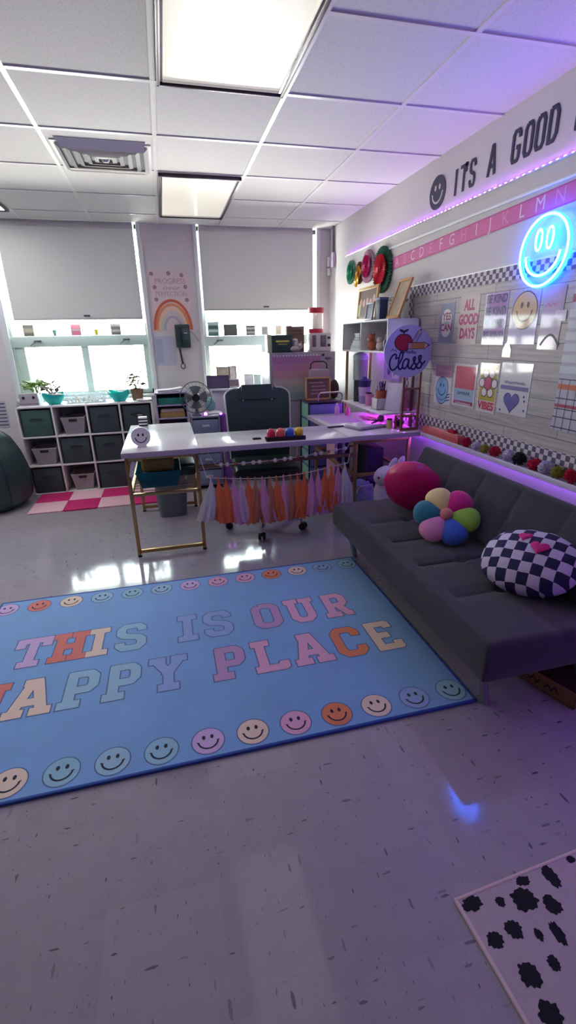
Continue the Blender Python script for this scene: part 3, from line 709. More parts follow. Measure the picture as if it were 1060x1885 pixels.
b = B(); b.bb(0, .215, 0, .30, 0, .002, M('paper_lilac', (190, 188, 206), .7)); b.rect(.02, .03, .09, .27, .0024, M('paper_grey', (172, 172, 190), .7)); tag(b.obj('wall_notice'), 'pale blank notice sheet on the wall left of the telephone', 'notice', (-.085, WALLY-.001, 1.185), WW)
# little cards standing on the window rails
def card(x, w_, h_, z, label, cols_, group, base=(196, 192, 190)):
    b = B(); b.bb(-w_/2, w_/2, 0, h_, 0, .003, M('card%s' % str(base), base, .6))
    n = len(cols_)
    for i, c in enumerate(cols_): b.rect(-w_/2+.008, h_*(i+.12)/n, w_/2-.008, h_*(i+.86)/n, .0034, M('cardc%s' % str(c), c, .6))
    return tag(b.obj('window_card'), label, 'card', (x, WALLY+.056, z), WW, group)
G1 = 'cards on the left window rail'; G2 = 'cards on the right window rail'
Z1, Z2 = 1.5055, 1.4755
card(-1.29, .10, .11, Z1, 'grey brown photo card at the left end of the left window rail', [(120, 112, 100), (170, 160, 140), (110, 104, 96)], G1, (150, 146, 138))
card(-.845, .10, .11, Z1, 'card with a pink square in the middle of the left window rail', [(190, 106, 130), (196, 120, 140)], G1, (180, 176, 178))
card(-.455, .10, .11, Z1, 'grey striped card at the right end of the left window rail', [(96, 100, 98), (160, 158, 150), (90, 92, 90), (150, 150, 146)], G1, (120, 120, 116))
card(.56, .12, .145, Z2, 'teal striped tall card at the left end of the right window rail', [(84, 120, 120), (170, 190, 186), (60, 80, 84), (150, 176, 172)], G2, (96, 116, 116))
card(.748, .15, .12, Z2, 'wide dark grey card second on the right window rail', [(76, 78, 80)], G2, (66, 66, 70))
card(.973, .105, .105, Z2, 'card with dark horizontal bands third on the right window rail', [(90, 96, 94), (170, 170, 166), (84, 90, 88), (160, 160, 156), (90, 92, 92)], G2, (140, 140, 136))
card(1.135, .075, .095, Z2, 'white card with a grey arch fourth on the right window rail', [(150, 150, 152)], G2, (206, 204, 204))
card(1.293, .072, .10, Z2, 'cream card fifth on the right window rail', [(206, 190, 160), (214, 200, 176)], G2, (206, 196, 176))
card(1.415, .072, .10, Z2, 'white card behind the brown bag at the end of the right rail', [(150, 176, 166), (210, 210, 204)], G2, (206, 206, 202))
for x, c, l in ((-1.05, (110, 160, 150), 'tiny green paper cup cutout on the left window rail'), (-.65, (206, 196, 40), 'tiny yellow paper cup cutout on the left window rail')):
    b = B(); m = M('cup%s' % str(c), c, .5); b.lathe([(.0, 0), (.014, 0), (.022, .058), (.020, .058), (.012, .004), (0, .004)], m, n=16)
    b.cyl((0, 0, .02), (.014, 0, .085), .003, m, n=6)
    tag(b.obj('paper_cup'), l, 'cup', (x, WALLY+.057, Z1))
# ------------------------------------------------------------------ cube shelf under the left window
SX0, SY, CW, CH = -1.41, 4.965, .3085, .286
SD = .385
t = thing('cube_shelf', 'white cube shelf of three rows standing under the left window', 'shelf', (SX0, SY, 0))
b = B()
for i in range(5): b.bb(i*CW-.008+.008, i*CW+.016, 0, SD, 0.0, 3*CH+.016, WHITE, .002)
for j in range(4): b.bb(0, 4*CW+.016, 0.001, SD, j*CH, j*CH+.016, WHITE, .002)
b.obj('frame', t)
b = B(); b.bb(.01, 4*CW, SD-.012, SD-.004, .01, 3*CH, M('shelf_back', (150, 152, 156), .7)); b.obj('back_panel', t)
def cell(i, j): return (SX0+i*CW+CW/2+.008, SY, j*CH+.0165)
def fabric_bin(i, j, label, mat=DARKBIN, rot=0, clip=False):
    x, y, z = cell(i, j)
    o = thing('fabric_bin', label, 'bin', (x, y+.155, z), (0, 0, R(rot)), 'dark fabric bins in the cube shelf')
    b = B(); W_, D_, H_ = .262, .28, .252
    b.bb(-W_/2, W_/2, -D_/2, D_/2, 0, .006, mat); 
    for s in (-1, 1):
        b.bb(s*W_/2-s*.006, s*W_/2, -D_/2, D_/2, 0, H_, mat, .002); b.bb(-W_/2, W_/2, s*D_/2-s*.006, s*D_/2, 0, H_, mat, .002)
    b.obj('body', o)
    b = B(); b.tube([(-.055, -D_/2-.003, .165), (-.03, -D_/2-.012, .178), (.03, -D_/2-.012, .178), (.055, -D_/2-.003, .165)], .006, BINH if mat is DARKBIN else M('green_handle', (52, 78, 72), .8), 8); b.obj('handle', o)
    if clip:
        b = B(); b.box((.03, -D_/2-.005, .155), (.05, .006, .018), M('label_clip', (170, 176, 170), .4), .002); b.obj('label_clip', o)
def basket(i, j, label):
    x, y, z = cell(i, j)
    o = tag(bpy.data.objects.new('handled_basket', None), label, 'basket', (x+.015, y+.14, z), (0, 0, 0), 'white plastic baskets in the cube shelf'); COL.objects.link(o)
    b = B(); t0, t1, D0, D1, H_ = .082, .108, .115, .13, .165
    out = lambda u, v: None
    bm_ = bmesh.new(); ring = lambda a, c, z: [bm_.verts.new((sx*a, sy*c, z)) for sx, sy in ((-1, -1), (1, -1), (1, 1), (-1, 1))]
    A = ring(t0, D0, 0); C = ring(t1, D1, H_)
    for k in range(4): bm_.faces.new((A[k], A[(k+1) % 4], C[(k+1) % 4], C[k]))
    bm_.faces.new(A[::-1]); bmesh.ops.solidify(bm_, geom=bm_.faces[:], thickness=.004); b.merge(bm_, BASKETW)
    b.tube([(-t1, -D1, H_), (t1, -D1, H_), (t1, D1, H_), (-t1, D1, H_)], .005, BASKETW, 6, True); b.obj('body', o)
    b = B(); yy = -D0-(D1-D0)*.84-.002; b.box((0, yy, .139), (.075, .004, .024), DARK, .0015); b.obj('handle_slot', o)
fabric_bin(0, 2, 'sage green fabric bin in the top left cube of the shelf', GREENBIN)
basket(1, 2, 'white plastic basket in the top row of the cube shelf')
fabric_bin(2, 2, 'dark fabric bin in the top row, between the white basket and the clip-labelled bin')
fabric_bin(3, 2, 'dark fabric bin with a shiny label clip at the right end of the top row', clip=True)
basket(0, 1, 'white plastic basket in the middle row beside the beanbag')
fabric_bin(1, 1, 'dark fabric bin in the middle row directly below the top white basket')
fabric_bin(2, 1, 'dark fabric bin in the middle row sitting crooked, third from the left', rot=2.5)
fabric_bin(3, 1, 'dark fabric bin in the middle row half hidden behind the desk')
fabric_bin(0, 0, 'dark fabric bin in the bottom row nearest the beanbag')
basket(1, 0, 'white plastic basket in the bottom row above the pink mat')
fabric_bin(2, 0, 'dark fabric bin in the bottom row next to the desk leg')
ST = 3*CH+.0165
# on top of the shelf
t = thing('face_box', 'small grey box with two eye holes at the left end of the cube shelf', 'box', (-1.30, 5.12, ST))
b = B(); GB = M('grey_box', (166, 160, 166), .5); b.box((0, 0, .056), (.165, .10, .112), GB, .004); b.bb(-.082, .082, -.053, -.049, .012, .022, M('grey_box_dark', (130, 122, 132), .5)); b.obj('body', t)
for s in (-.045, .045):
    b = B(); b.cyl((s, -.0505, .075), (s, -.054, .075), .013, DARK, n=18); b.obj('eye', t)
def tealpot(x, y, label, hole):
    t = thing('teal_pot', label, 'pot', (x, y, ST), group='teal pots on the cube shelf')
    b = B()
    def f(u, v):
        a = 2*PI*u; r = (.055+.047*math.sin(v*PI*.55)) if v < .9 else .1
        z = .098*v*(1+.16*math.sin(a*2+hole)*(v**3))
        return Vector((r*math.cos(a), r*.8*math.sin(a), z))
    b.grid(f, 32, 10, TEAL, closed_u=True, thick=.004); b.disc(0, 0, .055, .003, TEAL, ry=.044); b.obj('bowl', t)
    return t
def leaves(b, rr, n, r, h, mat, size=.03, z0=0.0, up=.6):
    for k in range(n):
        a = rr.uniform(0, 2*PI); el = rr.uniform(.2, 1.3); L_ = rr.uniform(.5, 1)*r
        tip = Vector((math.cos(a)*L_*math.cos(el), math.sin(a)*L_*math.cos(el), z0+h*(.3+.7*math.sin(el))*rr.uniform(.6, 1)))
        b.tube([(0, 0, z0*.5), tip*.5+Vector((0, 0, z0*.3+.012)), tip], .0018, mat, 5)
        d = Vector((math.cos(a), math.sin(a), rr.uniform(-.4, .6))).normalized(); sd = d.cross(Vector((0, 0, 1))).normalized()
        s = size*rr.uniform(.7, 1.3); nrm = sd.cross(d)*s*.25
        b.grid(lambda u, v: tip+d*s*2*(u-.3)+sd*s*.55*(v*2-1)*math.sin(PI*min(1, max(0.02, u)))-nrm*(v*2-1)**2, 6, 5, mat, thick=.001)
t1_ = tealpot(-1.085, 5.12, 'larger teal pot of trailing leaves beside the grey face box', 0.3)
b = B(); leaves(b, random.Random(3), 34, .12, .14, M('leaf_grey', (96, 92, 80), .6, var=.3, vscale=20), .030, .08); b.obj('plant', t1_, 180)
b = B(); b.ell((0, 0, .09), (.085, .066, .012), M('soil_pale', (206, 200, 196), .9), n=16); b.obj('filling', t1_)
t2_ = tealpot(-.475, 5.12, 'teal bowl with a scooped rim on the right half of the cube shelf top', 2.2)
t = thing('leafy_plant', 'pale green leafy plant rising behind the grey face box', 'plant', (-1.26, 5.255, ST), group='plants on the cube shelf')
b = B(); b.lathe([(0, 0), (.04, 0), (.055, .09), (.05, .09), (.045, .075), (0, .075)], WHITE); b.obj('pot', t)
b = B(); leaves(b, random.Random(5), 46, .13, .14, M('leaf_lime', (110, 140, 60), .6, var=.25, vscale=20), .036, .09); b.obj('foliage', t, 180)
t = thing('basket_plant', 'small brown wicker basket with a dusty plant at the right end of the shelf', 'plant', (-.30, 5.16, ST), group='plants on the cube shelf')
b = B(); WK = M('wicker', (140, 112, 84), .8, var=.3, vscale=60, bump=.4, bscale=90); b.lathe([(0, 0), (.045, 0), (.058, .105), (.062, .11), (.054, .11), (.05, .09), (0, .09)], WK)
for k in range(14): b.cyl((.047*math.cos(k*.449), .047*math.sin(k*.449), 0), (.06*math.cos(k*.449), .06*math.sin(k*.449), .105), .004, WK, n=6)
b.obj('basket', t)
b = B(); leaves(b, random.Random(9), 36, .11, .17, M('leaf_olive', (92, 84, 48), .6, var=.3, vscale=20), .028, .10); b.obj('foliage', t, 180)
t = thing('clear_organizer', 'long clear tray of small craft bits between the two teal bowls', 'organizer', (-.785, 5.13, ST))
b = B(); CL = mat_clear('clear_plastic', (225, 235, 238), .30)
b.bb(-.19, .19, -.06, .06, 0, .004, CL)
for s in (-1, 1): b.bb(-.19, .19, s*.06-.0015, s*.06+.0015, 0, .092, CL); b.bb(s*.19-.0015, s*.19+.0015, -.06, .06, 0, .092, CL)
for k in range(1, 6): b.bb(-.19+k*.0633-.001, -.19+k*.0633+.001, -.06, .06, 0, .085, CL)
b.obj('tray', t)
rr = random.Random(2)
for k in range(6):
    b = B(); c = rr.choice([(220, 214, 212), (206, 186, 150), (190, 196, 200), (214, 190, 190)])
    for q in range(9): b.ell((-.158+.0633*k+rr.uniform(-.016, .016), rr.uniform(-.035, .035), .014+.006*rr.random()+.016*(q//4)), (.011, .009, .009), M('bits%s' % str(c), c, .6), n=10)
    b.obj('craft_bits', t)
b = B(); b.lathe([(0, 0), (.06, 0), (.078, .014), (.075, .016), (.058, .005), (0, .005)], WHITE); tag(b.obj('saucer'), 'white saucer at the very right end of the cube shelf top', 'saucer', (-.235, 5.045, ST))
# bean bag
t = thing('bean_bag', 'dark green bean bag chair beside the cube shelf', 'bean bag', (-1.73, 4.76, 0))
BB = M('beanbag_vinyl', (44, 68, 68), .42, var=.1, bump=.3, bscale=14)
b = B()
def bag(u, v):
    a = 2*PI*u; prof = [(0, .0), (.30, .0), (.365, .06), (.385, .18), (.37, .34), (.33, .50), (.27, .63), (.20, .70), (.08, .725), (0, .73)]
    q = v*(len(prof)-1); i = min(int(q), len(prof)-2); f = q-i; f = f*f*(3-2*f) if 0 else f
    r = prof[i][0]*(1-f)+prof[i+1][0]*f; z = prof[i][1]*(1-f)+prof[i+1][1]*f
    wob = 1+.035*math.sin(a*6+z*3)*min(1, z*4)+.05*noise.noise(Vector((math.cos(a)*1.5, math.sin(a)*1.5, z*3)))
    dent = .12*math.exp(-((a-PI*1.35)**2)/.35)*math.exp(-((z-.55)**2)/.03)
    r *= wob*(1-dent*1.4)
    return Vector((r*math.cos(a), r*math.sin(a), z))
b.grid(bag, 64, 37, BB, closed_u=True); b.obj('cover', t, 80)
for k in range(6):
    b = B(); a = k*PI/3+.26
    b.tube([Vector((bag(a/(2*PI), v).x*1.008, bag(a/(2*PI), v).y*1.008, bag(a/(2*PI), v).z)) for v in [.2+.7*i/18 for i in range(19)]], .0045, M('beanbag_seam', (26, 42, 44), .5), 6); b.obj('seam', t)
b = B(); b.tube([(.14+.07*math.cos(x), -.16+.03*math.cos(x), .69+.09*math.sin(x)) for x in [PI*i/12 for i in range(13)]], [.013]*13, BB, 8); b.obj('carry_handle', t)
# pink foam mat
t = thing('foam_play_mat', 'pink and blush foam checkered play mat in front of the cube shelf', 'mat', (-1.33, 4.375, 0))
rr = random.Random(1)
for i in range(4):
    for j in range(2):
        c = M('foam_hot', (198, 30, 106), .7) if (i+j) % 2 == 1 else M('foam_blush', (232, 186, 196), .7)
        b = B(); b.bb(i*.298+.001, i*.298+.297, j*.295+.001, j*.295+.294, 0, .012, c, .003)
        for k in range(11):
            if j == 0: b.box((i*.298+.02+k*.0255, -.004, .006), (.012, .012, .0118), c)
        b.obj('foam_tile', t)
# wall notice stripes at far left
b = B(); b.rect(0, 0, .16, .27, 0, M('sheet_lilac', (190, 182, 200), .7), .002)
for k in range(7): b.rect(.0, .02+.036*k, .15, .033+.036*k, .0024, M('sheet_stripe', (86, 84, 98), .6))
tag(b.obj('striped_sheet'), 'striped notice sheet low on the wall behind the bean bag', 'notice', (-1.79, WALLY-.001, .62), WW)

# ------------------------------------------------------------------ organiser rack, drawer cart, fan
t = thing('organizer_rack', 'lilac open rack of papers and books beside the cube shelf', 'rack', (-.12, 4.72, 0))
b = B()
for x in (0, .285): b.bb(x, x+.014, 0, .30, 0, .975, LILAC, .002)
for z in (.30, .50, .722, .846, .962): b.bb(0, .30, .0, .30, z, z+.012, LILAC, .002)
b.obj('frame', t)
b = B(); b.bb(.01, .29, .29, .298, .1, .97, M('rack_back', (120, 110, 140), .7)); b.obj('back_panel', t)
b = B(); b.box((.15, .14, .032), (.25, .24, .062), M('teal_case', (30, 128, 112), .4), .005); tag(b.obj('document_case'), 'teal document case on the upper shelf of the lilac rack', 'case', (-.12, 4.72, .8585))
for k, (c, s, dz, lb) in enumerate((((176, 142, 84), (.235, .19, .048), 0, 'tan box file lying under the pale book in the lilac rack'), ((206, 186, 176), (.22, .18, .03), .0485, 'pale book lying on the tan box file in the lilac rack'))):
    b = B(); b.box((.15, .13, s[2]/2), s, M('bk%d' % k, c, .6), .003); tag(b.obj('book'), lb, 'book', (-.12, 4.72, .7345+dz), (0, 0, 0))
for k, (c, lb) in enumerate((((150, 80, 90), 'wine red folder on the middle shelf of the lilac rack'), ((190, 150, 80), 'ochre folder low in the lilac rack, seen under the desk'))):
    b = B(); b.box((.15, .13, .05), (.24, .2, .1), M('fold%d' % k, c, .6), .004); tag(b.obj('folder_box'), lb, 'folder box', (-.12, 4.72, (.5125, .3125)[k]))
for k in range(2):
    b = B(); b.grid(lambda u, v: Vector((.03+.24*u, .03+.2*v, .004+.005*k+.018*u**3+.006*math.sin(v*5+k))), 10, 8, PAPER, thick=.0015); tag(b.obj('loose_paper'), ('lower loose white sheet on top of the lilac rack', 'upper loose white sheet with a curled corner on the lilac rack')[k], 'paper', (-.12, 4.72, .9745+.008*k), (0, 0, R(4*k)))
t = thing('drawer_cart', 'clear plastic drawer cart standing between the lilac rack and the office chair', 'drawers', (.195, 4.67, 0))
DR = M('drawer_frame', (150, 146, 168), .4); DRC = M('drawer_clear', (128, 138, 168), .15)
b = B(); b.bb(0, .28, 0, .32, .722, .742, DR, .004)
for z in (.05, .22, .39, .56): b.bb(0, .28, 0, .32, z-.012, z, DR, .003)
for x in (0, .265): b.bb(x, x+.015, .01, .32, .0, .73, DR, .002)
b.obj('frame', t)
for k, z in enumerate((.052, .222, .392, .562)):
    b = B(); b.bb(.018, .262, -.008, .30, z, z+.142, DRC, .006); o = b.obj('drawer', t)
    b = B(); b.box((.14, -.012, z+.085), (.07, .014, .02), M('drawer_pull', (196, 196, 206), .3), .004); b.obj('pull', o)
t = thing('desk_fan', 'round grey desk fan standing on the clear drawer cart', 'fan', (.262, 4.725, .7425))
CAGE = M('fan_cage', (96, 104, 108), .4, .3)
b = B(); b.lathe([(0, 0), (.05, 0), (.047, .014), (.02, .022), (.014, .06), (0, .06)], CAGE); b.obj('base', t)
b = B(); b.cyl((0, .02, .03), (0, .02, .17), .012, CAGE); b.ell((0, .045, .175), (.045, .06, .045), CAGE); b.obj('motor', t)
fz = .175
b = B()
for r in (.148, .105, .08, .055): b.tube([(r*math.cos(a), -.035+.10*(r/.148)**2*.2, fz+r*math.sin(a)) for a in [2*PI*i/40 for i in range(40)]], .0045 if r == .148 else .0018, CAGE, 6, True)
for k in range(24):
    a = 2*PI*k/24; b.tube([(r*math.cos(a+.2*r/.148), -.035+.02*(r/.148)**2, fz+r*math.sin(a+.2*r/.148)) for r in (.03, .06, .09, .148)], .0016, CAGE, 5)
b.cyl((0, -.045, fz), (0, -.03, fz), .036, BLACK); b.obj('cage', t)
for k in range(4):
    b = B(); a0 = k*PI/2
    b.grid(lambda u, v: Vector(((.02+.09*u)*math.cos(a0+(v-.5)*1.1), -.008+.022*(v-.5), fz+(.02+.09*u)*math.sin(a0+(v-.5)*1.1))), 6, 8, M('fan_blade', (120, 130, 136), .3), thick=.002); b.obj('blade', t)
b = B(); b.grid(lambda u, v: Vector((.14*u, .12*v, .004+.012*math.sin(u*3)*v)), 8, 6, PAPER, thick=.0015); tag(b.obj('crumpled_paper'), 'crumpled white paper on the drawer cart beside the fan', 'paper', (.375, 4.78, .7425))
b = B(); b.ell((0, 0, .075), (.055, .05, .075), M('aqua_globe', (110, 170, 160), .4, var=.3, vscale=14), n=20); b.lathe([(0, 0), (.03, 0), (.02, .01), (0, .012)], BLACK); tag(b.obj('aqua_globe'), 'small aqua and red globe behind the fan on the drawer cart', 'globe', (.415, 4.93, .7425))
for x, y, z, lb in ((.345, 4.735, .7425, 'tiny violet puck light in front of the fan'), (-.148+.135, 4.735, .8585+.001, '') ):
    if not lb: continue
    b = B(); b.lathe([(0, 0), (.016, 0), (.016, .014), (.010, .024), (0, .026)], emis('puck', (.7, .12, 1.0), 8)); tag(b.obj('puck_light'), lb, 'light', (x, y, z))
t = thing('purple_bin', 'tall violet bin between the drawer cart and the office chair', 'bin', (.535, 4.86, 0))
b = B(); b.lathe([(0, 0), (.055, 0), (.06, .72), (.055, .72), (.05, .02), (0, .02)], M('violet_bin', (134, 84, 160), .4), n=24); b.obj('body', t)
for s in (-1, 1):
    b = B(); b.ell((s*.03, -.03, .735), (.014, .014, .014), emis('puck', (.7, .12, 1.0), 8), n=12); b.obj('light_bead', t, 80)
# things on the right window sill (radiator ledge)
b = B(); b.bb(.46, 1.75, 5.16, WALLY-.055, 0, .925, M('ledge_cabinet', (196, 192, 200), .5), .004); b.bb(.45, 1.76, 5.14, WALLY-.055, .925, .945, TRIMW, .004)
tag(b.obj('radiator_cover'), 'white radiator cover with a ledge under the right window', 'radiator cover', (0, 0, 0))
ZL = .9455
def sill_frame(x, y, w_, h_, label, base, pic, name='picture_frame', cat='picture frame', rz=0, lean=8):
    t = thing(name, label, cat, (x, y, ZL), (R(-lean), 0, R(rz)))
    b = B(); f = .012
    b.bb(-w_/2, w_/2, -.008, .008, 0, f, base, .002); b.bb(-w_/2, w_/2, -.008, .008, h_-f, h_, base, .002)
    b.bb(-w_/2, -w_/2+f, -.008, .008, 0, h_, base, .002); b.bb(w_/2-f, w_/2, -.008, .008, 0, h_, base, .002); b.obj('frame', t)
    b = B(); b.bb(-w_/2+.005, w_/2-.005, -.003, .004, .005, h_-.005, pic); b.obj('picture', t); return t
SF = M('sill_frame_grey', (150, 144, 140), .5)
def pic(n, c): return M('pic_'+n, c, .5, var=.4, vscale=22)
sill_frame(.54, 5.22, .24, .135, 'dark plum letterboard sign at the left of the right window ledge', M('plum_frame', (70, 62, 84), .5), M('plum', (84, 74, 104), .6, var=.25, vscale=18), 'letter_board', 'sign')
sill_frame(.62, 5.36, .15, .215, 'beige picture panel standing behind the plum sign', M('beige', (176, 164, 142), .6), pic('beige', (190, 178, 156)))
sill_frame(.725, 5.36, .085, .22, 'tall pale photo frame touching the beige panel', SF, pic('pale', (214, 206, 196)))
sill_frame(.715, 5.27, .125, .09, 'small low photo frame in front of the beige panel', M('sill_frame_white', (220, 216, 214), .5), pic('dark', (146, 120, 130)))
sill_frame(.89, 5.30, .105, .135, 'white greeting card frame in the middle of the ledge', M('sill_frame_white', (220, 216, 214), .5), pic('lily', (206, 204, 210)))
sill_frame(.985, 5.30, .08, .125, 'small mint photo frame right of the greeting card', M('sill_frame_mint', (180, 200, 188), .5), pic('mint', (170, 186, 176)))
# ------------------------------------------------------------------ U-shaped desk
DX0, DX1, DF, DZ = -.332, 1.80, 3.115, .765
t = thing('desk', 'long white U-shaped desk on gold metal legs in front of the office chair', 'desk', (0, 0, 0))
b = B(); TH = .036
def top(x0, x1, y0, y1, name):
    b = B(); b.bb(x0, x1, y0, y1, DZ-TH, DZ, DESKE, .002); b.bb(x0+.001, x1-.001, y0+.001, y1-.001, DZ-.004, DZ+.0004, DESKW, .001); b.obj(name, t)
top(DX0, .165, DF, 4.21, 'desktop'); top(.1665, 1.2335, DF, 3.635, 'desktop'); top(1.235, DX1, DF+.02, 4.21, 'desktop')
G = .0125
def post(x, y, z0=0.012, z1=DZ-TH-.0005):
    b = B(); b.bb(x-G, x+G, y-G, y+G, z0, z1, GOLD, .002); o = b.obj('leg', t)
    f = B(); f.cyl((x, y, 0), (x, y, .014), .015, BLACK, n=14); f.obj('foot', o)
for x in (-.308, .149, 1.31, 1.74):
    for y in (3.19, 4.16): post(x, y)
b = B()
for xa, xb in ((-.308, .149), (1.31, 1.74)):
    for y in (3.19, 4.16):
        b.bb(xa, xb, y-G, y+G, .028, .052, GOLD, .002); b.bb(xa, xb, y-G, y+G, .446, .468, GOLD, .002); b.bb(xa, xb, y-G, y+G, DZ-TH-.026, DZ-TH-.001, GOLD, .002)
    for x in (xa, xb):
        b.bb(x-G, x+G, 3.19, 4.16, .446, .468, GOLD, .002); b.bb(x-G, x+G, 3.19, 4.16, DZ-TH-.026, DZ-TH-.001, GOLD, .002)
b.bb(.149, 1.31, 3.60-G, 3.60+G, DZ-TH-.026, DZ-TH-.001, GOLD, .002)
b.bb(.149, 1.31, 3.18-G, 3.18+G, DZ-TH-.12, DZ-TH-.096, M('gold_dark', (120, 92, 74), .5, .4), .002)
b.obj('frame', t)
b = B()
for k in range(14): b.cyl((-.30, 3.23+.07*k, .470), (.145, 3.23+.07*k, .470), .003, GOLD, n=6)
b.obj('wire_shelf', t)
# under the left wing
t = thing('teal_basket', 'teal plastic basket on the wire shelf under the left wing of the desk', 'basket', (-.118, 3.42, .4735))
b = B()
bm_ = bmesh.new(); rg = lambda a, c, z: [bm_.verts.new((sx*a, sy*c, z)) for sx, sy in ((-1, -1), (1, -1), (1, 1), (-1, 1))]
A = rg(.12, .14, 0); C = rg(.15, .17, .115)
for k in range(4): bm_.faces.new((A[k], A[(k+1) % 4], C[(k+1) % 4], C[k]))
bm_.faces.new(A[::-1]); bmesh.ops.solidify(bm_, geom=bm_.faces[:], thickness=.004)
TB2 = M('teal_deep', (20, 120, 136), .35); b.merge(bm_, TB2); b.tube([(-.15, -.17, .115), (.15, -.17, .115), (.15, .17, .115), (-.15, .17, .115)], .007, TB2, 8, True); b.obj('body', t)
b = B(); b.bb(-.11, .11, -.12, .12, .01, .09, M('basket_fill', (30, 90, 100), .8)); b.obj('lining', t)
b = B(); b.box((0, 0, .055), (.225, .24, .1), M('mustard_bag', (150, 132, 66), .6, var=.2), .03, seg=4); b.ell((.02, -.02, .11), (.10, .09, .02), M('mustard_bag', (150, 132, 66), .6))
tag(b.obj('mustard_pouch'), 'mustard yellow pouch packed in the teal basket under the desk', 'pouch', (-.118, 3.42, .57))
b = B(); b.bb(-.014, .014, -.01, .01, -.11, 0, M('tag_white', (214, 210, 206), .5), .003); tag(b.obj('shelf_tag'), 'small white tag hanging on the gold frame under the left desk end', 'tag', (-.262, 3.17, DZ-TH-.03), (0, R(15), 0))
b = B(); b.box((0, 0, .05), (.13, .22, .1), M('dark_case', (44, 60, 64), .5), .02); b.tube([(-.05, -.115, .07), (-.03, -.14, .075), (.03, -.14, .075), (.05, -.115, .07)], .007, M('dark_case', (44, 60, 64), .5)); tag(b.obj('dark_pouch'), 'dark green case beside the teal basket on the wire shelf', 'case', (.085, 3.62, .4735))
t = thing('trash_can', 'grey plastic trash can on the floor under the left wing of the desk', 'trash can', (-.055, 4.0-.16+.2, 0))
b = B(); TC = M('trash_grey', (108, 116, 124), .5)
def can(u, v):
    a = 2*PI*u; c, s_ = math.cos(a), math.sin(a); k = (abs(c)**5+abs(s_)**5)**(-.2)
    w_ = .118+.022*v; return Vector((w_*k*c, w_*.85*k*s_, .33*v))
b.grid(can, 48, 6, TC, closed_u=True, thick=.004); b.disc(0, 0, .11, .004, TC, ry=.095, h=.003); b.tube([can(k/48, 1) for k in range(48)], .006, TC, 6, True); b.obj('body', t)
# on the desk
t = thing('smiley_stand', 'round white smiley night light standing at the left end of the desk', 'smiley light', (-.205, 3.30, DZ+.0006))
SMW = M('smile_white', (236, 230, 238), .45)
b = B(); b.cyl((0, -.012, .068), (0, .012, .068), .064, SMW, n=40); b.obj('face', t)
b = B(); b.m = Matrix.Translation((0, -.0125, .068)) @ Euler((PI/2, 0, 0)).to_matrix().to_4x4()
b.smile(0, -.004, .058, .0004, None, INK); b.obj('printed_face', t)
b = B(); b.bb(-.03, .03, -.02, .02, 0, .008, SMW, .003); b.obj('foot', t)
b = B(); b.bb(-.14, .14, -.04, .04, 0, .006, BLACK, .002); b.bb(-.14, .14, -.04, -.034, .006, .03, BLACK, .002); b.bb(-.14, .14, .034, .04, .006, .022, BLACK, .002)
tag(b.obj('display_base'), 'black display base holding four colourful domes on the front edge of the desk', 'stand', (.775, 3.19, DZ+.0006), (0, 0, R(-3)))
for k, (c, lb) in enumerate((((204, 36, 66), 'red dome, first on the black display base'), ((236, 92, 84), 'coral dome, second on the black display base'), ((48, 92, 196), 'blue dome, third on the black display base'), ((226, 178, 40), 'yellow ball at the right end of the black display base'))):
    b = B(); m = M('dome%d' % k, c, .35); 
    if k < 3: b.lathe([(0, 0), (.029, 0), (.031, .012), (.031, .044), (.028, .060), (.020, .071), (.010, .077), (0, .078)], m, n=24)
    else: b.ell((0, 0, .042), (.032, .031, .036), m); b.cyl((0, 0, 0), (0, 0, .012), .02, m)
    tag(b.obj('coloured_dome'), lb, 'dome', (.775-.100+.0665*k, 3.197-.0035*k, DZ+.0068), (0, 0, 0), 'coloured domes on the black base')
b = B(); b.bb(-.03, .03, -.012, .012, 0, .012, BLACK, .003); tag(b.obj('phone_clip'), 'small black clip left of the black display base on the desk', 'clip', (.585, 3.27, DZ+.0006))

b = B()
for k in range(6): b.bb(-.035, .035, -.03, .03, .0125*k, .0125*k+.0125, PAPER if k % 2 else BLACK, .001)
tag(b.obj('striped_box'), 'small black and white striped box at the back corner of the left desk wing', 'box', (-.225, 4.165, DZ+.0006))

# ------------------------------------------------------------------ garlands
t = thing('bead_garland', 'string of white and rust beads strung under the front edge of the desk', 'garland', (.27, 3.15, .645))
BW = M('bead_white', (214, 200, 196), .5); BR_ = M('bead_rust', (160, 84, 66), .5)
def gar(u): return Vector((.96*u, 0, -.012-.035*math.sin(PI*u)*.6+.05*u))
b = B(); b.tube([gar(i/30) for i in range(31)], .0025, PAPER, 6); b.tube([(0, 0, -.01), (-.05, .03, .08)], .002, PAPER, 5); b.tube([gar(1), gar(1)+Vector((.03, .03, .04))], .002, PAPER, 5); b.obj('cord', t)
for i in range(17):
    p = gar((i+.5)/17+(.008 if i % 4 == 0 else -.006)); b = B(); wb_ = i % 4 != 2
    b.ell((p.x, p.y-.004, p.z), (.0155,)*3 if wb_ else (.012,)*3, BW if wb_ else BR_, n=14); b.obj('bead', t)
t = thing('tassel_garland', 'tissue tassel garland of orange, pink and white tassels hanging from the desk front', 'garland', (.20, 3.10, .56))
TSC = {'w': M('tissue_white', (196, 188, 190), .8), 'o': M('tissue_orange', (212, 100, 54), .8), 'p': M('tissue_pink', (206, 136, 172), .8), 'l': M('tissue_lilac', (196, 160, 184), .8), 'r': M('tissue_rust', (178, 108, 84), .8), 'm': M('tissue_mauve', (190, 110, 160), .8)}
seq = 'wooplworrmporpoopmporpmw'
seq = 'wooplorproprooppoopw'
n_ = len(seq)
def gz(u): return -.012-.05*math.sin(PI*u)+.02*u
b = B(); b.tube([(1.02*i/40, .012, gz(i/40)+.012) for i in range(41)], .003, BW, 6)
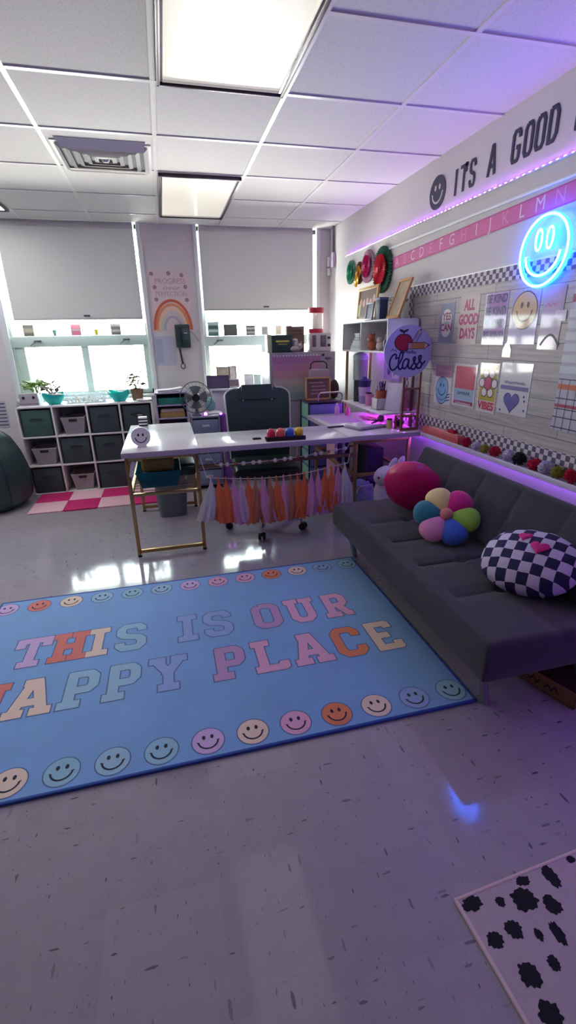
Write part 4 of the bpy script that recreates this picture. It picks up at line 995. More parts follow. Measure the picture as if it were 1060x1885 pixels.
b.tube([(0, .012, gz(0)+.012), (-.03, .05, .13)], .002, PAPER, 5); b.tube([(1.02, .012, gz(1)+.012), (1.06, .05, .12)], .002, PAPER, 5); b.obj('cord', t)
rr = random.Random(4)
for i, c in enumerate(seq):
    u = (i+.5)/n_; x = 1.02*u; L_ = .29+.02*math.sin(PI*u)+rr.uniform(-.012, .012); zt = gz(u); b = B(); W0 = .052; tw = rr.uniform(-.06, .06)*(1.0 if 2 < i < n_-3 else .5)+(-.03 if i < 1 else (.03 if i > n_-2 else 0))
    ph = [rr.uniform(0, 6.28) for _ in range(3)]
    def strand(a, v, i=i, x=x, L_=L_, zt=zt, tw=tw, ph=ph):
        an = 2*PI*a; flare = .006+W0*min(1, max(0, v-.08)/.55)**.8
        fl = 1+.14*math.sin(an*9+ph[0])*v+.12*math.sin(an*5+ph[1])*v
        zz = zt-L_*v*(1+.018*math.sin(an*7+ph[2])*v)
        return Vector((x+tw*v*v+flare*fl*math.cos(an), flare*fl*.7*math.sin(an), zz))
    b.grid(strand, 54, 9, TSC[c], closed_u=True)
    b.tube([(x, .0, zt-.008), (x, .004, zt+.012), (x, .012, zt+.02), (x, .018, zt+.01), (x, .012, zt-.004)], .0055, TSC[c], 6); b.ell((x, 0, zt-.012), (.008, .008, .007), TSC[c], n=10)
    b.obj('tassel', t, 180)

# ------------------------------------------------------------------ office chair
t = thing('office_chair', 'dark green high-back office chair with pale trim behind the desk', 'office chair', (.69, 3.53, 0), (0, 0, R(-4)))
CG = M('chair_leather', (38, 58, 56), .38, bump=.05, bscale=120); CT = M('chair_trim', (186, 184, 182), .4)
def backp(u, v, off=0, grow=0):
    # u across, v up
    zz = .50+.58*v; hw = (.245+.02*v)*(1-.10*min(1, max(0, (v-.88)/.12))**2)+grow
    x = (u-.5)*2*hw; y = .33+.085*v-.05*math.sin(PI*v)*.4+.03*(abs(u-.5)*2)**2*-1+off
    q_ = min(1, max(0, (abs(u-.5)*2-.50)/.12)); zz -= .022*q_*max(0, v-.8)*5+.05*max(0, abs(u-.5)*2-.85)*6*max(0, v-.85)*3
    return Vector((x, y, zz))
b = B(); b.grid(lambda u, v: backp(u, v, -.022-.018*math.sin(PI*u)*math.sin(PI*v)), 20, 22, CG); b.grid(lambda u, v: backp(u, v, .03), 20, 22, M('chair_back_shell', (70, 72, 74), .5))
ring_ = [(0, v/20) for v in range(21)]+[(u/14, 1) for u in range(1, 15)]+[(1, 1-v/20) for v in range(1, 21)]+[(1-u/14, 0) for u in range(1, 14)]
bm_ = bmesh.new(); f_ = [bm_.verts.new(backp(u, v, -.022)) for u, v in ring_]; r_ = [bm_.verts.new(backp(u, v, .03)) for u, v in ring_]
for k in range(len(ring_)): bm_.faces.new((f_[k], f_[(k+1) % len(ring_)], r_[(k+1) % len(ring_)], r_[k]))
b.merge(bm_, CG); b.obj('backrest', t)
for seg in ([(0, v/20) for v in range(21)]+[(.06*k, 1) for k in range(1, 4)], [(1, v/20) for v in range(21)]+[(1-.06*k, 1) for k in range(1, 4)]):
    b = B(); b.tube([backp(u, v, -.015, .004) for u, v in seg], .0085, CT, 8); b.obj('piping', t)
for s in (.24, .76):
    b = B(); b.tube([backp(s-.02*(1-v)*0+(.035 if s < .5 else -.035)*(1-v), .80+.2*v, -.034) for v in [i/6 for i in range(7)]], .006, CT, 8); b.obj('piping', t)
b = B(); b.grid(lambda u, v: backp(.205+.59*u, .82+.195*v, -.036-.016*math.sin(PI*u)), 14, 8, CG, thick=.016); b.obj('headrest', t)
b = B(); b.box((0, .06, .475), (.50, .47, .085), CG, .035, seg=5); b.obj('seat', t)
b = B(); b.cyl((0, 0, .10), (0, 0, .27), .028, BLACK); b.cyl((0, 0, .27), (0, 0, .42), .018, CHROME); b.bb(-.12, .12, -.1, .14, .415, .435, BLACK, .004); b.obj('gas_lift', t)
b = B(); b.tube([(0, .24, .43), (0, .36, .44), (0, .385, .56), (0, .385, .70)], .018, BLACK, 8); b.obj('back_bracket', t)
for s in (-1, 1):
    b = B(); b.tube([(s*.245, .20, .46), (s*.30, .18, .50), (s*.305, .17, .66), (s*.305, .06, .70)], .014, CT, 8); b.box((s*.305, .07, .705), (.055, .24, .03), BLACK, .012); b.obj('armrest', t)
for k in range(5):
    a = R(255+72*k); ca, sa = math.cos(a), math.sin(a)
    b = B(); b.tube([(0, 0, .115), (.16*ca, .16*sa, .112), (.30*ca, .30*sa, .085)], [.026, .02, .014], CHROME, 10); b.cyl((.30*ca, .30*sa, .09), (.30*ca, .30*sa, .05), .008, CHROME); o = b.obj('base_arm', t)
    b = B(); tx, ty = -sa, ca
    for s in (-1, 1): b.cyl((.315*ca+tx*s*.006, .315*sa+ty*s*.006, .029), (.315*ca+tx*s*.026, .315*sa+ty*s*.026, .029), .029, BLACK, n=20)
    b.box((.31*ca, .31*sa, .042), (.03, .03, .03), BLACK, .006); b.obj('caster', o)

# ------------------------------------------------------------------ hutch on the right wing
HZ = DZ+.0006
HX0, HX1, HY0, HY1 = 1.60, 1.848, 3.36, 4.29
t = thing('desk_hutch', 'white two-cubby hutch on gold posts standing along the wall on the right desk wing', 'hutch', (0, 0, 0))
b = B()
b.bb(HX0, HX1, HY0, HY1, 1.545, 1.558, WHITE, .002); b.bb(HX0, HX1, HY0, HY1, 1.318, 1.331, WHITE, .002)
for y in (HY0, 3.86, HY1-.013): b.bb(HX0, HX1, y, y+.013, 1.33, 1.546, WHITE, .002)
b.obj('cubbies', t)
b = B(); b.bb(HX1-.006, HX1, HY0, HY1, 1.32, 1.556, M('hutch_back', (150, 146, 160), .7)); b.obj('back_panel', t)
for x in (HX0+.012, HX1-.012):
    for y in (HY0+.012, HY1-.10):
        if x < 1.7 and y < 4: continue
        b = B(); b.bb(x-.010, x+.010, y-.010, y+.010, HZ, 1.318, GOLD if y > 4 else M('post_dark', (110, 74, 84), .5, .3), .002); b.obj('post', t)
b = B(); b.bb(HX0-.03, HX1, HY0-.04, HY1-.08, .872, .886, WHITE, .002); b.obj('low_shelf', t)
b = B(); b.bb(HX1-.03, HX1-.02, HY0, HY1-.1, .855, .872, emis('magenta_strip', (.62, .05, 1.0), E_LED_DESK)); b.obj('light_bar', t)
b = B(); b.bb(HX1-.04, HX1-.03, HY0+.1, HY1-.15, 1.305, 1.318, emis('violet_strip', (.45, .06, 1.0), E_LED_DESK*.6)); b.obj('light_bar', t)
# on top of the hutch: frames, rosettes
TZ = 1.5586
def rosette(y, z, r, c1, c2, label):
    t = thing('paper_rosette', label, 'paper fan', (WALLX-.002, y, z), RW, 'paper fan rosettes on the right wall')
    def fan(rr_, z0, mat, n=44):
        b = B()
        b.grid(lambda u, v: Vector(((.012+(rr_-.012)*v)*math.cos(2*PI*u), (.012+(rr_-.012)*v)*math.sin(2*PI*u), z0+(.014*(rr_/.1)*v+.002 if int(round(u*2*n)) % 2 else .001))), 2*n, 3, mat, closed_u=True)
        return b.obj('pleats', t, 10)
    fan(r, .001, c1); fan(r*.66, .018*(r/.1), c2)
    b = B(); b.cyl((0, 0, .01), (0, 0, .034*(r/.1)+.004), r*.12, c2, n=16); b.obj('centre', t)
def rc(n, c): return M('ros_'+n, c, .7)
rosette(4.815, 2.03, .105, rc('mint', (120, 186, 160)), rc('green', (24, 150, 110)), 'mint and green paper rosette, farthest in the corner')
rosette(4.59, 2.00, .095, rc('brown', (130, 84, 50)), rc('gold', (196, 140, 40)), 'brown and gold paper rosette beside the green one')
rosette(4.39, 2.03, .135, rc('blush', (214, 176, 196)), rc('magenta', (190, 20, 110)), 'blush rosette with a magenta centre beside the brown one')
rosette(4.075, 1.962, .178, rc('forest', (60, 120, 92)), rc('red', (206, 44, 70)), 'largest rosette, red with a green rim, nearest the bulletin board')
b = B(); YL = M('rosette_yellow', (236, 190, 30), .6)
b.grid(lambda u, v: Vector((.05*v*math.cos(2*PI*u), .05*v*math.sin(2*PI*u), .03+(.008 if int(round(u*36)) % 2 else 0)*v)), 36, 3, YL, closed_u=True)
tag(b.obj('paper_rosette', ang=10), 'small yellow paper rosette overlapping the brown one', 'paper fan', (WALLX-.004, 4.60, 1.93), RW, 'paper fan rosettes on the right wall')
def hframe(ya, yb, z0, h_, x, lean, wood, picm, label, f=.022, extra=None):
    t = thing('photo_frame', label, 'picture frame', (x, ya, z0), (PI/2-R(lean), 0, -PI/2)); W_ = ya-yb
    b = B()
    for a in ((0, W_, 0, f), (0, W_, h_-f, h_), (0, f, f, h_-f), (W_-f, W_, f, h_-f)): b.bb(a[0], a[1], a[2], a[3], -.008, .008, wood, .002)
    b.obj('frame', t); b = B(); b.bb(f-.003, W_-f+.003, f-.003, h_-f+.003, -.004, .002, picm)
    if extra: extra(b, W_, h_)
    b.obj('picture', t); return t
def group_photo(b, w_, h_):
    r2 = random.Random(3)
    for k in range(5):
        x = .07+k*(w_-.14)/4; hh = h_*(.55+.12*r2.random()); c = r2.choice([(120, 76, 76), (150, 110, 110), (90, 50, 52)])
        b.stroke([(x, .04), (x, hh*.75)], .034, .003+.0002*k, M('cloth%s' % str(c), c, .6)); b.disc(x, hh*.95, .026, .0036, M('skin_print', (196, 150, 136), .6), ry=.032); 
    b.stroke([(.05, .04), (.05, h_*.5)], .03, .0042, M('cloth_lime', (190, 206, 130), .6))
hframe(4.27, 3.86, TZ+.004, .275, 1.72, 6, M('frame_gold', (206, 168, 96), .4), M('photo_brown', (96, 56, 58), .5, var=.4, vscale=9), 'wide gold framed group photo standing on the hutch below the rosettes', .026, group_photo)
hframe(3.90, 3.76, TZ+.004, .135, 1.65, 8, M('frame_silver', (170, 166, 180), .4), M('photo_grey', (120, 124, 140), .5, var=.5, vscale=14), 'small silver photo frame in front of the gold group photo', .014)
b = B(); b.box((0, 0, .075), (.07, .085, .15), M('navy_box', (50, 54, 84), .5), .006); b.box((0, 0, .155), (.078, .09, .018), M('navy_lid', (92, 96, 140), .5), .004); tag(b.obj('navy_canister'), 'dark navy canister beside the small silver frame on the hutch', 'canister', (1.70, 3.70, TZ))
b = B(); leaves(b, random.Random(8), 20, .075, .10, M('leaf_frost', (150, 176, 168), .6, var=.3, vscale=14), .02, .09); b.lathe([(0, 0), (.03, 0), (.035, .085), (.03, .085), (0, .07)], M('mint_pot', (160, 190, 180), .5)); tag(b.obj('frosty_plant', ang=180), 'frosty green potted sprig on the hutch behind the leaning gold frame', 'plant', (1.80, 3.63, TZ))
hframe(3.60, 3.40, TZ+.004, .29, 1.70, 20, M('frame_honey', (198, 148, 92), .5), M('photo_sand', (176, 160, 130), .5, var=.35, vscale=12), 'honey wood frame leaning back at the near end of the hutch', .02)
# inside the cubbies
def book_stack(x, y, z, items, where):
    for k, (w_, d_, h_, c, lb) in enumerate(items):
        b = B(); m = M('cover%s' % str(c), c, .5)
        b.bb(-w_/2, w_/2, -d_/2, d_/2, 0, .003, m, .0008); b.bb(-w_/2, w_/2, -d_/2, d_/2, h_-.003, h_, m, .0008); b.bb(w_/2-.004, w_/2, -d_/2, d_/2, 0, h_, m, .0008)
        b.bb(-w_/2+.003, w_/2-.004, -d_/2+.003, d_/2-.003, .003, h_-.003, PAPER)
        tag(b.obj('book'), lb, 'book', (x, y, z), (0, 0, 0), where); z += h_+.0005
book_stack(1.70, 4.03, 1.3316, [(.17, .21, .018, (206, 210, 204), 'pale book at the bottom of the stack in the left cubby'), (.17, .20, .016, (150, 190, 170), 'mint book second from the bottom in the left cubby'), (.16, .18, .018, (214, 216, 214), 'white book third in the left cubby stack'),
    (.15, .16, .024, (226, 224, 222), 'thick white book in the middle of the left cubby stack'), (.14, .11, .022, (52, 56, 70), 'charcoal book near the top of the left cubby stack'), (.13, .10, .022, (224, 222, 224), 'white book second from the top in the left cubby'), (.13, .12, .012, (216, 212, 210), 'thin white book on top of the left cubby stack')], 'books stacked in the left cubby')
PLT = M('plush_rust', (180, 96, 70), .9)
t = thing('plush_toy', 'small rust brown plush toy in the right cubby of the hutch', 'plush toy', (1.66, 3.76, 1.3316))
b = B(); b.ell((0, 0, .04), (.035, .04, .04), PLT, n=18); b.ell((-.01, 0, .09), (.03, .033, .03), PLT, n=18); b.obj('body', t)
b = B(); b.ell((0, .028, .118), (.012, .01, .013), PLT, n=10); b.obj('ear', t); b = B(); b.ell((0, -.028, .118), (.012, .01, .013), PLT, n=10); b.obj('ear', t)
b = B(); b.ell((-.03, 0, .085), (.014, .018, .013), M('plush_cream', (226, 190, 160), .9), n=12); b.obj('muzzle', t)
b = B(); b.ell((0, 0, .035), (.03, .04, .035), M('plush_cream2', (206, 186, 180), .9), n=16); b.ell((-.005, .0, .08), (.024, .026, .024), M('plush_cream2', (206, 186, 180), .9), n=14); tag(b.obj('plush_toy'), 'small cream plush next to the rust brown one in the right cubby', 'plush toy', (1.665, 3.62, 1.3316))
b = B(); b.lathe([(0, 0), (.02, 0), (.022, .07), (.009, .09), (.009, .12), (0, .12)], M('plum_bottle', (70, 44, 84), .3)); tag(b.obj('plum_bottle'), 'dark plum bottle at the near end of the right cubby', 'bottle', (1.66, 3.50, 1.3316))
# below the cubbies
t = thing('steel_canister', 'tall steel canister with a mint lid hanging shelf-high at the left end of the hutch', 'canister', (1.70, 4.085, 1.03))
LSZ = .8866
t.location.z = LSZ
b = B(); b.cyl((0, 0, .0), (0, 0, .19), .055, M('stand_dark', (44, 44, 52), .5)); b.obj('stand', t)
b = B(); b.cyl((0, 0, .19), (0, 0, .36), .064, M('steel', (190, 204, 194), .22, .45), n=36); b.obj('body', t)
b = B(); b.lathe([(0, .425), (.02, .425), (.055, .41), (.068, .395), (.068, .36), (0, .36)], M('mint_lid', (176, 206, 194), .4)); b.obj('lid', t)
t = thing('stacked_tubs', 'stack of lilac and navy lidded tubs on the low hutch shelf', 'tubs', (1.68, 3.93, LSZ))
b = B(); b.lathe([(0, 0), (.045, 0), (.052, .065), (0, .065)], M('tub_lilac', (150, 130, 190), .4)); b.obj('tub', t)
b = B(); b.lathe([(0, .0655), (.048, .0655), (.055, .14), (0, .14)], M('tub_pale', (196, 176, 220), .4)); b.obj('tub', t)
b = B(); b.lathe([(0, .1405), (.05, .1405), (.055, .185), (.058, .187), (.058, .195), (0, .2)], M('tub_navy', (50, 50, 110), .4)); b.obj('tub', t)
b = B(); b.lathe([(.0, .2), (.03, .2), (.015, .225), (0, .225)], M('tub_navy', (50, 50, 110), .4)); b.obj('lid_knob', t)
b = B(); b.lathe([(0, 0), (.032, 0), (.036, .095), (.033, .095), (.03, .01), (0, .01)], M('tub_rose', (206, 140, 176), .4)); tag(b.obj('rose_cup'), 'rose pink cup beside the stacked tubs on the low hutch shelf', 'cup', (1.66, 3.775, LSZ))
b = B(); b.bb(-.005, .005, -.035, .035, 0, .012, BLACK, .003); b.cyl((0, .03, .005), (0, -.06, .012), .006, BLACK); tag(b.obj('stapler'), 'small black stapler lying across the rose cup', 'stapler', (1.655, 3.79, LSZ+.0955))
b = B(); WP = M('pot_white', (214, 206, 214), .4)
for s in (-1, 1): b.bb(s*.055-s*.006, s*.055, -.055, .055, 0, .088, WP, .001); b.bb(-.055, .055, s*.055-s*.006, s*.055, 0, .088, WP, .001)
b.bb(-.055, .055, -.055, .055, 0, .006, WP)
tag(b.obj('square_pot'), 'white square pot on the low hutch shelf holding a terracotta cup', 'pot', (1.66, 3.55, LSZ))
t = thing('pencil_cup', 'terracotta cup of scissors and pens standing in the white square pot', 'pencil cup', (1.66, 3.55, LSZ+.0066))
b = B(); b.lathe([(0, 0), (.036, 0), (.046, .14), (.042, .14), (.033, .01), (0, .01)], M('terracotta', (176, 92, 62), .7)); b.obj('cup', t)
rr = random.Random(6)
for k in range(7):
    a = rr.uniform(0, 6.28); b = B(); c = rr.choice([(60, 30, 90), (190, 60, 90), (220, 200, 210), (40, 40, 60), (190, 120, 60)])
    b.cyl((.015*math.cos(a), .015*math.sin(a), .02), (.038*math.cos(a), .038*math.sin(a), .17+.05*rr.random()), .0045, M('pen%s' % str(c), c, .4), n=8); b.obj('pen', t)
for s in (-1, 1):
    b = B(); b.tube([(0, .018*s+.016*math.cos(q), .185+.02*math.sin(q)) for q in [2*PI*k/16 for k in range(16)]], .005, M('scissor_grip', (90, 50, 140), .4), 6, True); b.cyl((0, .012*s, .165), (0, 0, .06), .004, CHROME, n=6); b.obj('scissor_grip', t)
b = B(); b.bb(-.004, .004, -.075, .075, 0, .21, M('board_white', (206, 196, 222), .35), .002); tag(b.obj('leaning_whiteboard'), 'small white board leaning at the near end of the low hutch shelf', 'whiteboard', (1.695, 3.41, LSZ+.002), (0, R(10), R(25)))
b = B(); b.bb(0, .30, 0, .20, .0, .003, M('print_violet', (170, 130, 210), .6, var=.3, vscale=16)); b.disc(.10, .07, .03, .0034, M('dot_indigo', (70, 40, 160), .6)); b.stroke([(.02, .15), (.1, .13), (.13, .17)], .008, .0034, M('dot_indigo', (70, 40, 160), .6)); b.rect(.16, .02, .28, .1, .0034, M('print_pale', (206, 180, 236), .6)); b.stroke([(.2, .04), (.21, .08)], .008, .0038, INK)
tag(b.obj('art_print'), 'violet art print with an indigo dot on the wall below the cubbies', 'print', (HX1-.02, 3.87, 1.09), RW)
b = B(); b.bb(-.12, .12, -.028, .0, -.0, .18, M('leopard_pink', (206, 110, 150), .7), .008)
rr = random.Random(12)
for k in range(16): b.m = Matrix.Translation((rr.uniform(-.10, .10), -.0285, rr.uniform(.02, .16))) @ Euler((PI/2, 0, 0)).to_matrix().to_4x4(); b.disc(0, 0, rr.uniform(.008, .014), .0006, INK, ry=rr.uniform(.008, .014), n=9)
tag(b.obj('spotted_folder'), 'pink folder with black spots standing behind the wooden easel', 'folder', (1.852, 3.29, .900), (0, 0, -PI/2))
bpy.data.objects['spotted_folder'].location.z = .8868; bpy.data.objects['spotted_folder'].location.x = 1.80; bpy.data.objects['spotted_folder'].location.y = 3.48
# on the right wing
t = thing('pump_bottle', 'lilac pump bottle at the back corner of the right desk wing', 'bottle', (1.50, 4.13, DZ+.0006), group='bottles on the right desk wing')
b = B(); b.lathe([(0, 0), (.021, 0), (.023, .01), (.023, .055), (.018, .072), (.008, .08), (.008, .088), (0, .088)], M('bottle_lilac', (206, 160, 206), .3)); b.obj('bottle', t)
b = B(); b.cyl((0, 0, .088), (0, 0, .105), .009, M('cap_white', (220, 206, 226), .4)); b.obj('cap', t)
b = B(); b.lathe([(0, 0), (.024, 0), (.026, .012), (.026, .05), (.014, .068), (.01, .08), (0, .082)], M('bottle_rose', (196, 110, 160), .3)); tag(b.obj('rose_bottle'), 'squat rose bottle beside the gold hutch post', 'bottle', (1.575, 4.06, DZ+.0006), (0, 0, 0), 'bottles on the right desk wing')
b = B(); b.bb(-.14, .14, -.10, .10, 0, .010, M('laptop_grey', (150, 140, 170), .3, .3), .003); b.bb(-.135, .135, -.096, .096, .010, .028, M('laptop_white', (196, 190, 206), .25), .004); tag(b.obj('closed_laptop'), 'closed silver laptop lying on the desk in front of the hutch', 'laptop', (1.49, 3.44, DZ+.0006), (0, 0, R(18)))
b = B(); b.bb(-.07, .07, -.012, .012, 0, .012, M('case_navy', (44, 40, 84), .4), .004); tag(b.obj('pencil_case'), 'slim navy pencil case left of the silver laptop', 'case', (1.27, 3.52, DZ+.0006), (0, 0, R(6)))
b = B(); b.bb(-.15, .15, -.2, .2, 0, .002, M('desk_pad', (176, 156, 200), .5)); tag(b.obj('desk_pad'), 'pale lilac paper pad on the right desk wing', 'desk pad', (1.42, 3.90, DZ+.0006), (0, 0, R(2)))
b = B(); MG = M('magenta_sheet', (226, 90, 190), .5)
for k in range(4): b.box((.01*k, -.05*k, .004+.006*k), (.16-.02*k, .20, .005), M('mag%d' % k, [(206, 70, 180), (236, 150, 190), (190, 90, 206), (240, 170, 170)][k], .5), .001, rot=(0, 0, R(10*k-12)))  # sheet colours carry the magenta glow from the strip above
tag(b.obj('paper_pile'), 'pile of pink papers under the low hutch shelf', 'papers', (1.72, 3.86, DZ+.0006))
t = thing('makeup_brush', 'dark brush with a rose tip resting on the laptop corner', 'brush', (1.60, 3.44, DZ+.030), (0, 0, R(30)))
b = B(); b.cyl((-.09, 0, .008), (.01, 0, .02), .006, BLACK, r2=.009); b.obj('handle', t); b = B(); b.ell((.03, 0, .032), (.03, .026, .028), M('brush_hair', (110, 70, 110), .9), n=16); b.obj('bristles', t)
b = B(); b.lathe([(0, 0), (.024, 0), (.026, .008), (.026, .05), (.02, .06), (0, .062)], M('jar_cream', (196, 180, 130), .3)); b.cyl((0, 0, .062), (0, 0, .074), .021, BLACK); tag(b.obj('cream_jar'), 'small cream jar with black lid beside the easel foot', 'jar', (1.655, 3.36, DZ+.0006))
b = B(); b.ell((0, 0, .03), (.04, .05, .03), M('dark_purse', (40, 24, 70), .4), n=18, noise_a=.1); b.tube([(0, -.03, .05), (0, 0, .085), (0, .03, .05)], .005, BLACK, 6); tag(b.obj('coin_purse'), 'small dark purse on the desk behind the easel legs', 'purse', (1.755, 3.40, DZ+.0006))
# ------------------------------------------------------------------ class sign on wooden easel
t = thing('easel_stand', 'small wooden easel standing on the right front corner of the desk', 'easel', (1.735, 3.215, DZ+.0006))
b = B()
for x in (-.055, .075):
    b = B(); b.bb(x-.009, x+.009, -.008, .008, 0, .425, WOOD, .002); b.obj('leg', t)
    b = B(); b.bb(x-.008, x+.008, .085, .099, 0, .098, WOOD, .002); b.obj('leg', t)
b = B(); b.bb(-.06, .08, .0, .1, .098, .106, WOOD, .002); b.obj('shelf', t)
for za, zb in ((0, .022), (.30, .314)): b = B(); b.bb(-.06, .08, -.010, .004, za, zb, WOOD, .002); b.obj('crossbar', t)
t = thing('class_sign', 'round lilac sign with apple, pencils and the word Class, propped on the easel', 'sign', (1.693, 3.205, 1.333), (PI/2, 0, R(-6)))
SG = M('sign_white', (196, 186, 222), .5)
b = B(); b.disc(0, 0, .178, -.004, SG, n=56, h=.008); b.obj('disc', t)
b = B(); z = .0046; AR, AD = M('apple_red', (176, 24, 50), .5), M('apple_dark', (60, 20, 40), .5)
ap = lambda s: [(-.04+s*(1+.06*math.cos(2*a))*math.cos(a)*1.02, .062+s*math.sin(a)*(1-.10*math.exp(-((a-PI/2)/.35)**2)-.06*math.exp(-((a-3*PI/2)/.3)**2))) for a in [2*PI*i/48 for i in range(48)]]
b.poly(ap(.062), z, AD); b.poly(ap(.056), z+.0004, AR); b.disc(-.055, .137, .022, z+.0006, AD, ry=.009, a=R(155)); b.disc(-.026, .138, .02, z+.0006, AD, ry=.008, a=R(25)); b.stroke([(-.04, .115), (-.038, .14)], .004, z+.0008, AD)
PN, PT = M('pencil_orange', (206, 130, 70), .5), M('pencil_tip', (226, 196, 160), .5)
def pencil(x0, y0, ang, L_, wd, col, zz):
    b.m = Matrix.Translation((x0, y0, zz)) @ Matrix.Rotation(ang, 4, 'Z')
    b.rect(-.004, -wd-.004, L_*.82+.004, wd+.004, 0, AD); b.poly([(L_*.82, -wd-.004), (L_+.012, 0), (L_*.82, wd+.004)], 0, AD)
    b.rect(.0, -wd, L_*.16, wd, .0004, M('eraser_pink', (206, 140, 170), .5)); b.rect(L_*.16, -wd, L_*.82, wd, .0004, col); b.poly([(L_*.82, -wd), (L_*.97, -.003), (L_*.97, .003), (L_*.82, wd)], .0004, PT); b.m = Matrix.Identity(4)
pencil(.03, .045, R(62), .11, .012, M('pencil_lilac', (190, 160, 190), .5), z+.001); pencil(-.005, .037, R(1), .15, .019, PN, z+.002)
b.obj('apple_and_pencils', t)
b = B(); CI = M('class_ink', (30, 30, 92), .4); z = .0046
def sm(pts, n=8):
    out = []; P = [pts[0]]+list(pts)+[pts[-1]]
    for i in range(1, len(P)-2):
        p0, p1, p2, p3 = [Vector(q) for q in P[i-1:i+3]]
        for k in range(n):
            u = k/n; out.append(.5*((2*p1)+(-p0+p2)*u+(2*p0-5*p1+4*p2-p3)*u*u+(-p0+3*p1-3*p2+p3)*u**3))
    return out+[Vector(pts[-1])]
W_ = .0062
for pl in ([(-.075, -.04), (-.09, -.045), (-.088, -.022), (-.105, -.018), (-.128, -.045), (-.134, -.085), (-.122, -.118), (-.10, -.122), (-.08, -.105)],
           [(-.08, -.105), (-.056, -.07), (-.04, -.03), (-.043, -.004), (-.058, -.012), (-.068, -.06), (-.066, -.108), (-.05, -.12), (-.034, -.10)],
           [(.006, -.058), (-.014, -.050), (-.034, -.075), (-.034, -.108), (-.016, -.115), (0, -.09), (.008, -.056), (.006, -.10), (.018, -.116), (.034, -.098)],
           [(.034, -.098), (.05, -.07), (.056, -.042), (.042, -.044), (.046, -.07), (.064, -.092), (.056, -.118), (.036, -.12), (.028, -.108)],
           [(.064, -.10), (.09, -.066), (.098, -.034), (.082, -.034), (.086, -.062), (.106, -.086), (.098, -.112), (.076, -.114), (.07, -.102)],
           [(.103, -.098), (.118, -.082), (.13, -.068)]):
    b.stroke(sm(pl), W_, z, CI)
b.obj('class_lettering', t)
b = B(); rr = random.Random(3)
b.m = Matrix.Rotation(R(-4), 4, 'Z'); b.scrawl(-.13, -.085, .002, .022, .0022, z, CI, 2)
for k, x0 in enumerate((-.06, -.02, .02)): b.stroke(sm([(x0, -.01), (x0+.008, .008), (x0+.014, -.012), (x0+.022, .004), (x0+.03, -.012), (x0+.038, 0)]), .0024, z, CI)
b.obj('name_scribble', t)

# ------------------------------------------------------------------ cabinet with things on top
CZ = 1.305
t = thing('metal_cabinet', 'tall grey lilac cabinet in the far right corner with a pastel sheet on its door', 'cabinet', (1.003, 4.70, 0))
CM = M('cabinet_grey', (140, 130, 146), .45)
b = B(); b.bb(0, .68, .012, .43, 0, CZ, CM, .004); b.obj('body', t)
for z0, z1 in ((.03, .835), (.842, CZ-.01)):
    b = B(); b.bb(.008, .672, 0, .0118, z0, z1, M('cabinet_door', (148, 136, 152), .4), .003); o = b.obj('door', t)
    b = B(); b.box((.60, -.006, z1-.05), (.06, .012, .02), GREYM, .003); b.obj('handle', o)
b = B(); b.m = Matrix.Translation((0, -.0004, 0)) @ Euler((PI/2, 0, 0)).to_matrix().to_4x4()
for k, c in enumerate(((146, 160, 172), (164, 168, 164), (184, 168, 160), (190, 144, 152), (184, 124, 158), (164, 112, 158))): b.rect(.03, .85+.07*k, .52, .92+.07*k, .0, M('pastel%d' % k, c, .6))
for k in range(16): b.disc(.045+.031*k, 1.275, .007, .0005, PAPER, n=8)
tag(b.obj('pastel_sheet'), 'pastel rainbow striped sheet taped to the upper cabinet door', 'poster', (1.003, 4.70-.0012, 0))
b = B(); b.cyl((0, 0, 0), (0, -.012, 0), .012, BLACK, n=14); tag(b.obj('magnet'), 'black round magnet on the upper cabinet door', 'magnet', (1.55, 4.6995, 1.275))
CT_ = CZ+.0006
b = B(); GBX = M('green_box', (34, 56, 54), .5); b.box((0, 0, .0775), (.205, .16, .155), GBX, .006); YI = M('box_gold_ink', (196, 180, 84), .5)
b.box((.0, -.0805, .105), (.135, .002, .018), YI); b.box((.0, -.0805, .078), (.09, .002, .008), YI); b.box((0, 0, .158), (.211, .167, .008), M('green_lid', (44, 70, 64), .5), .002)
tag(b.obj('green_box'), 'dark green box with gold print on top of the cabinet', 'box', (1.155, 4.86, CT_))
b = B(); TBX = M('bag_brown', (116, 96, 84), .7, var=.2, vscale=12); b.box((0, 0, .122), (.185, .09, .244), TBX, .004); b.box((0, -.046, .2), (.12, .002, .02), M('bag_print', (90, 70, 60), .6)); b.box((0, -.046, .17), (.14, .002, .012), M('bag_print', (90, 70, 60), .6))
tag(b.obj('brown_bag'), 'brown paper bag standing behind the green box on the cabinet', 'bag', (1.325, 4.96, CT_))
t = thing('small_plush', 'small pale plush animal lying in front of the brown bag', 'plush toy', (1.285, 4.782, CT_))
b = B(); b.ell((0, 0, .03), (.055, .04, .03), M('plush_grey', (176, 160, 166), .9), n=18); b.ell((.045, -.01, .055), (.03, .028, .028), M('plush_grey', (176, 160, 166), .9), n=16); b.obj('body', t)
b = B(); b.ell((.03, 0, .085), (.009, .006, .016), M('plush_grey', (176, 160, 166), .9), n=10); b.obj('ear', t); b = B(); b.ell((.06, 0, .085), (.009, .006, .016), M('plush_grey', (176, 160, 166), .9), n=10); b.obj('ear', t)
b = B(); b.lathe([(0, 0), (.035, 0), (.04, .1), (.035, .1), (.03, .01), (0, .01)], M('cup_pale', (206, 196, 196), .5)); b.ell((0, 0, .11), (.03, .03, .02), WHITE, n=14); tag(b.obj('pale_cup'), 'pale cup with white top between the green box and the plush', 'cup', (1.305, 4.870, CT_))
t = thing('white_appliance', 'white boxy appliance with dark window and two knobs under the red jar', 'appliance', (1.555, 4.86, CT_))
b = B(); b.box((0, 0, .088), (.21, .17, .175), M('appliance_white', (196, 184, 194), .4), .008); b.obj('body', t)
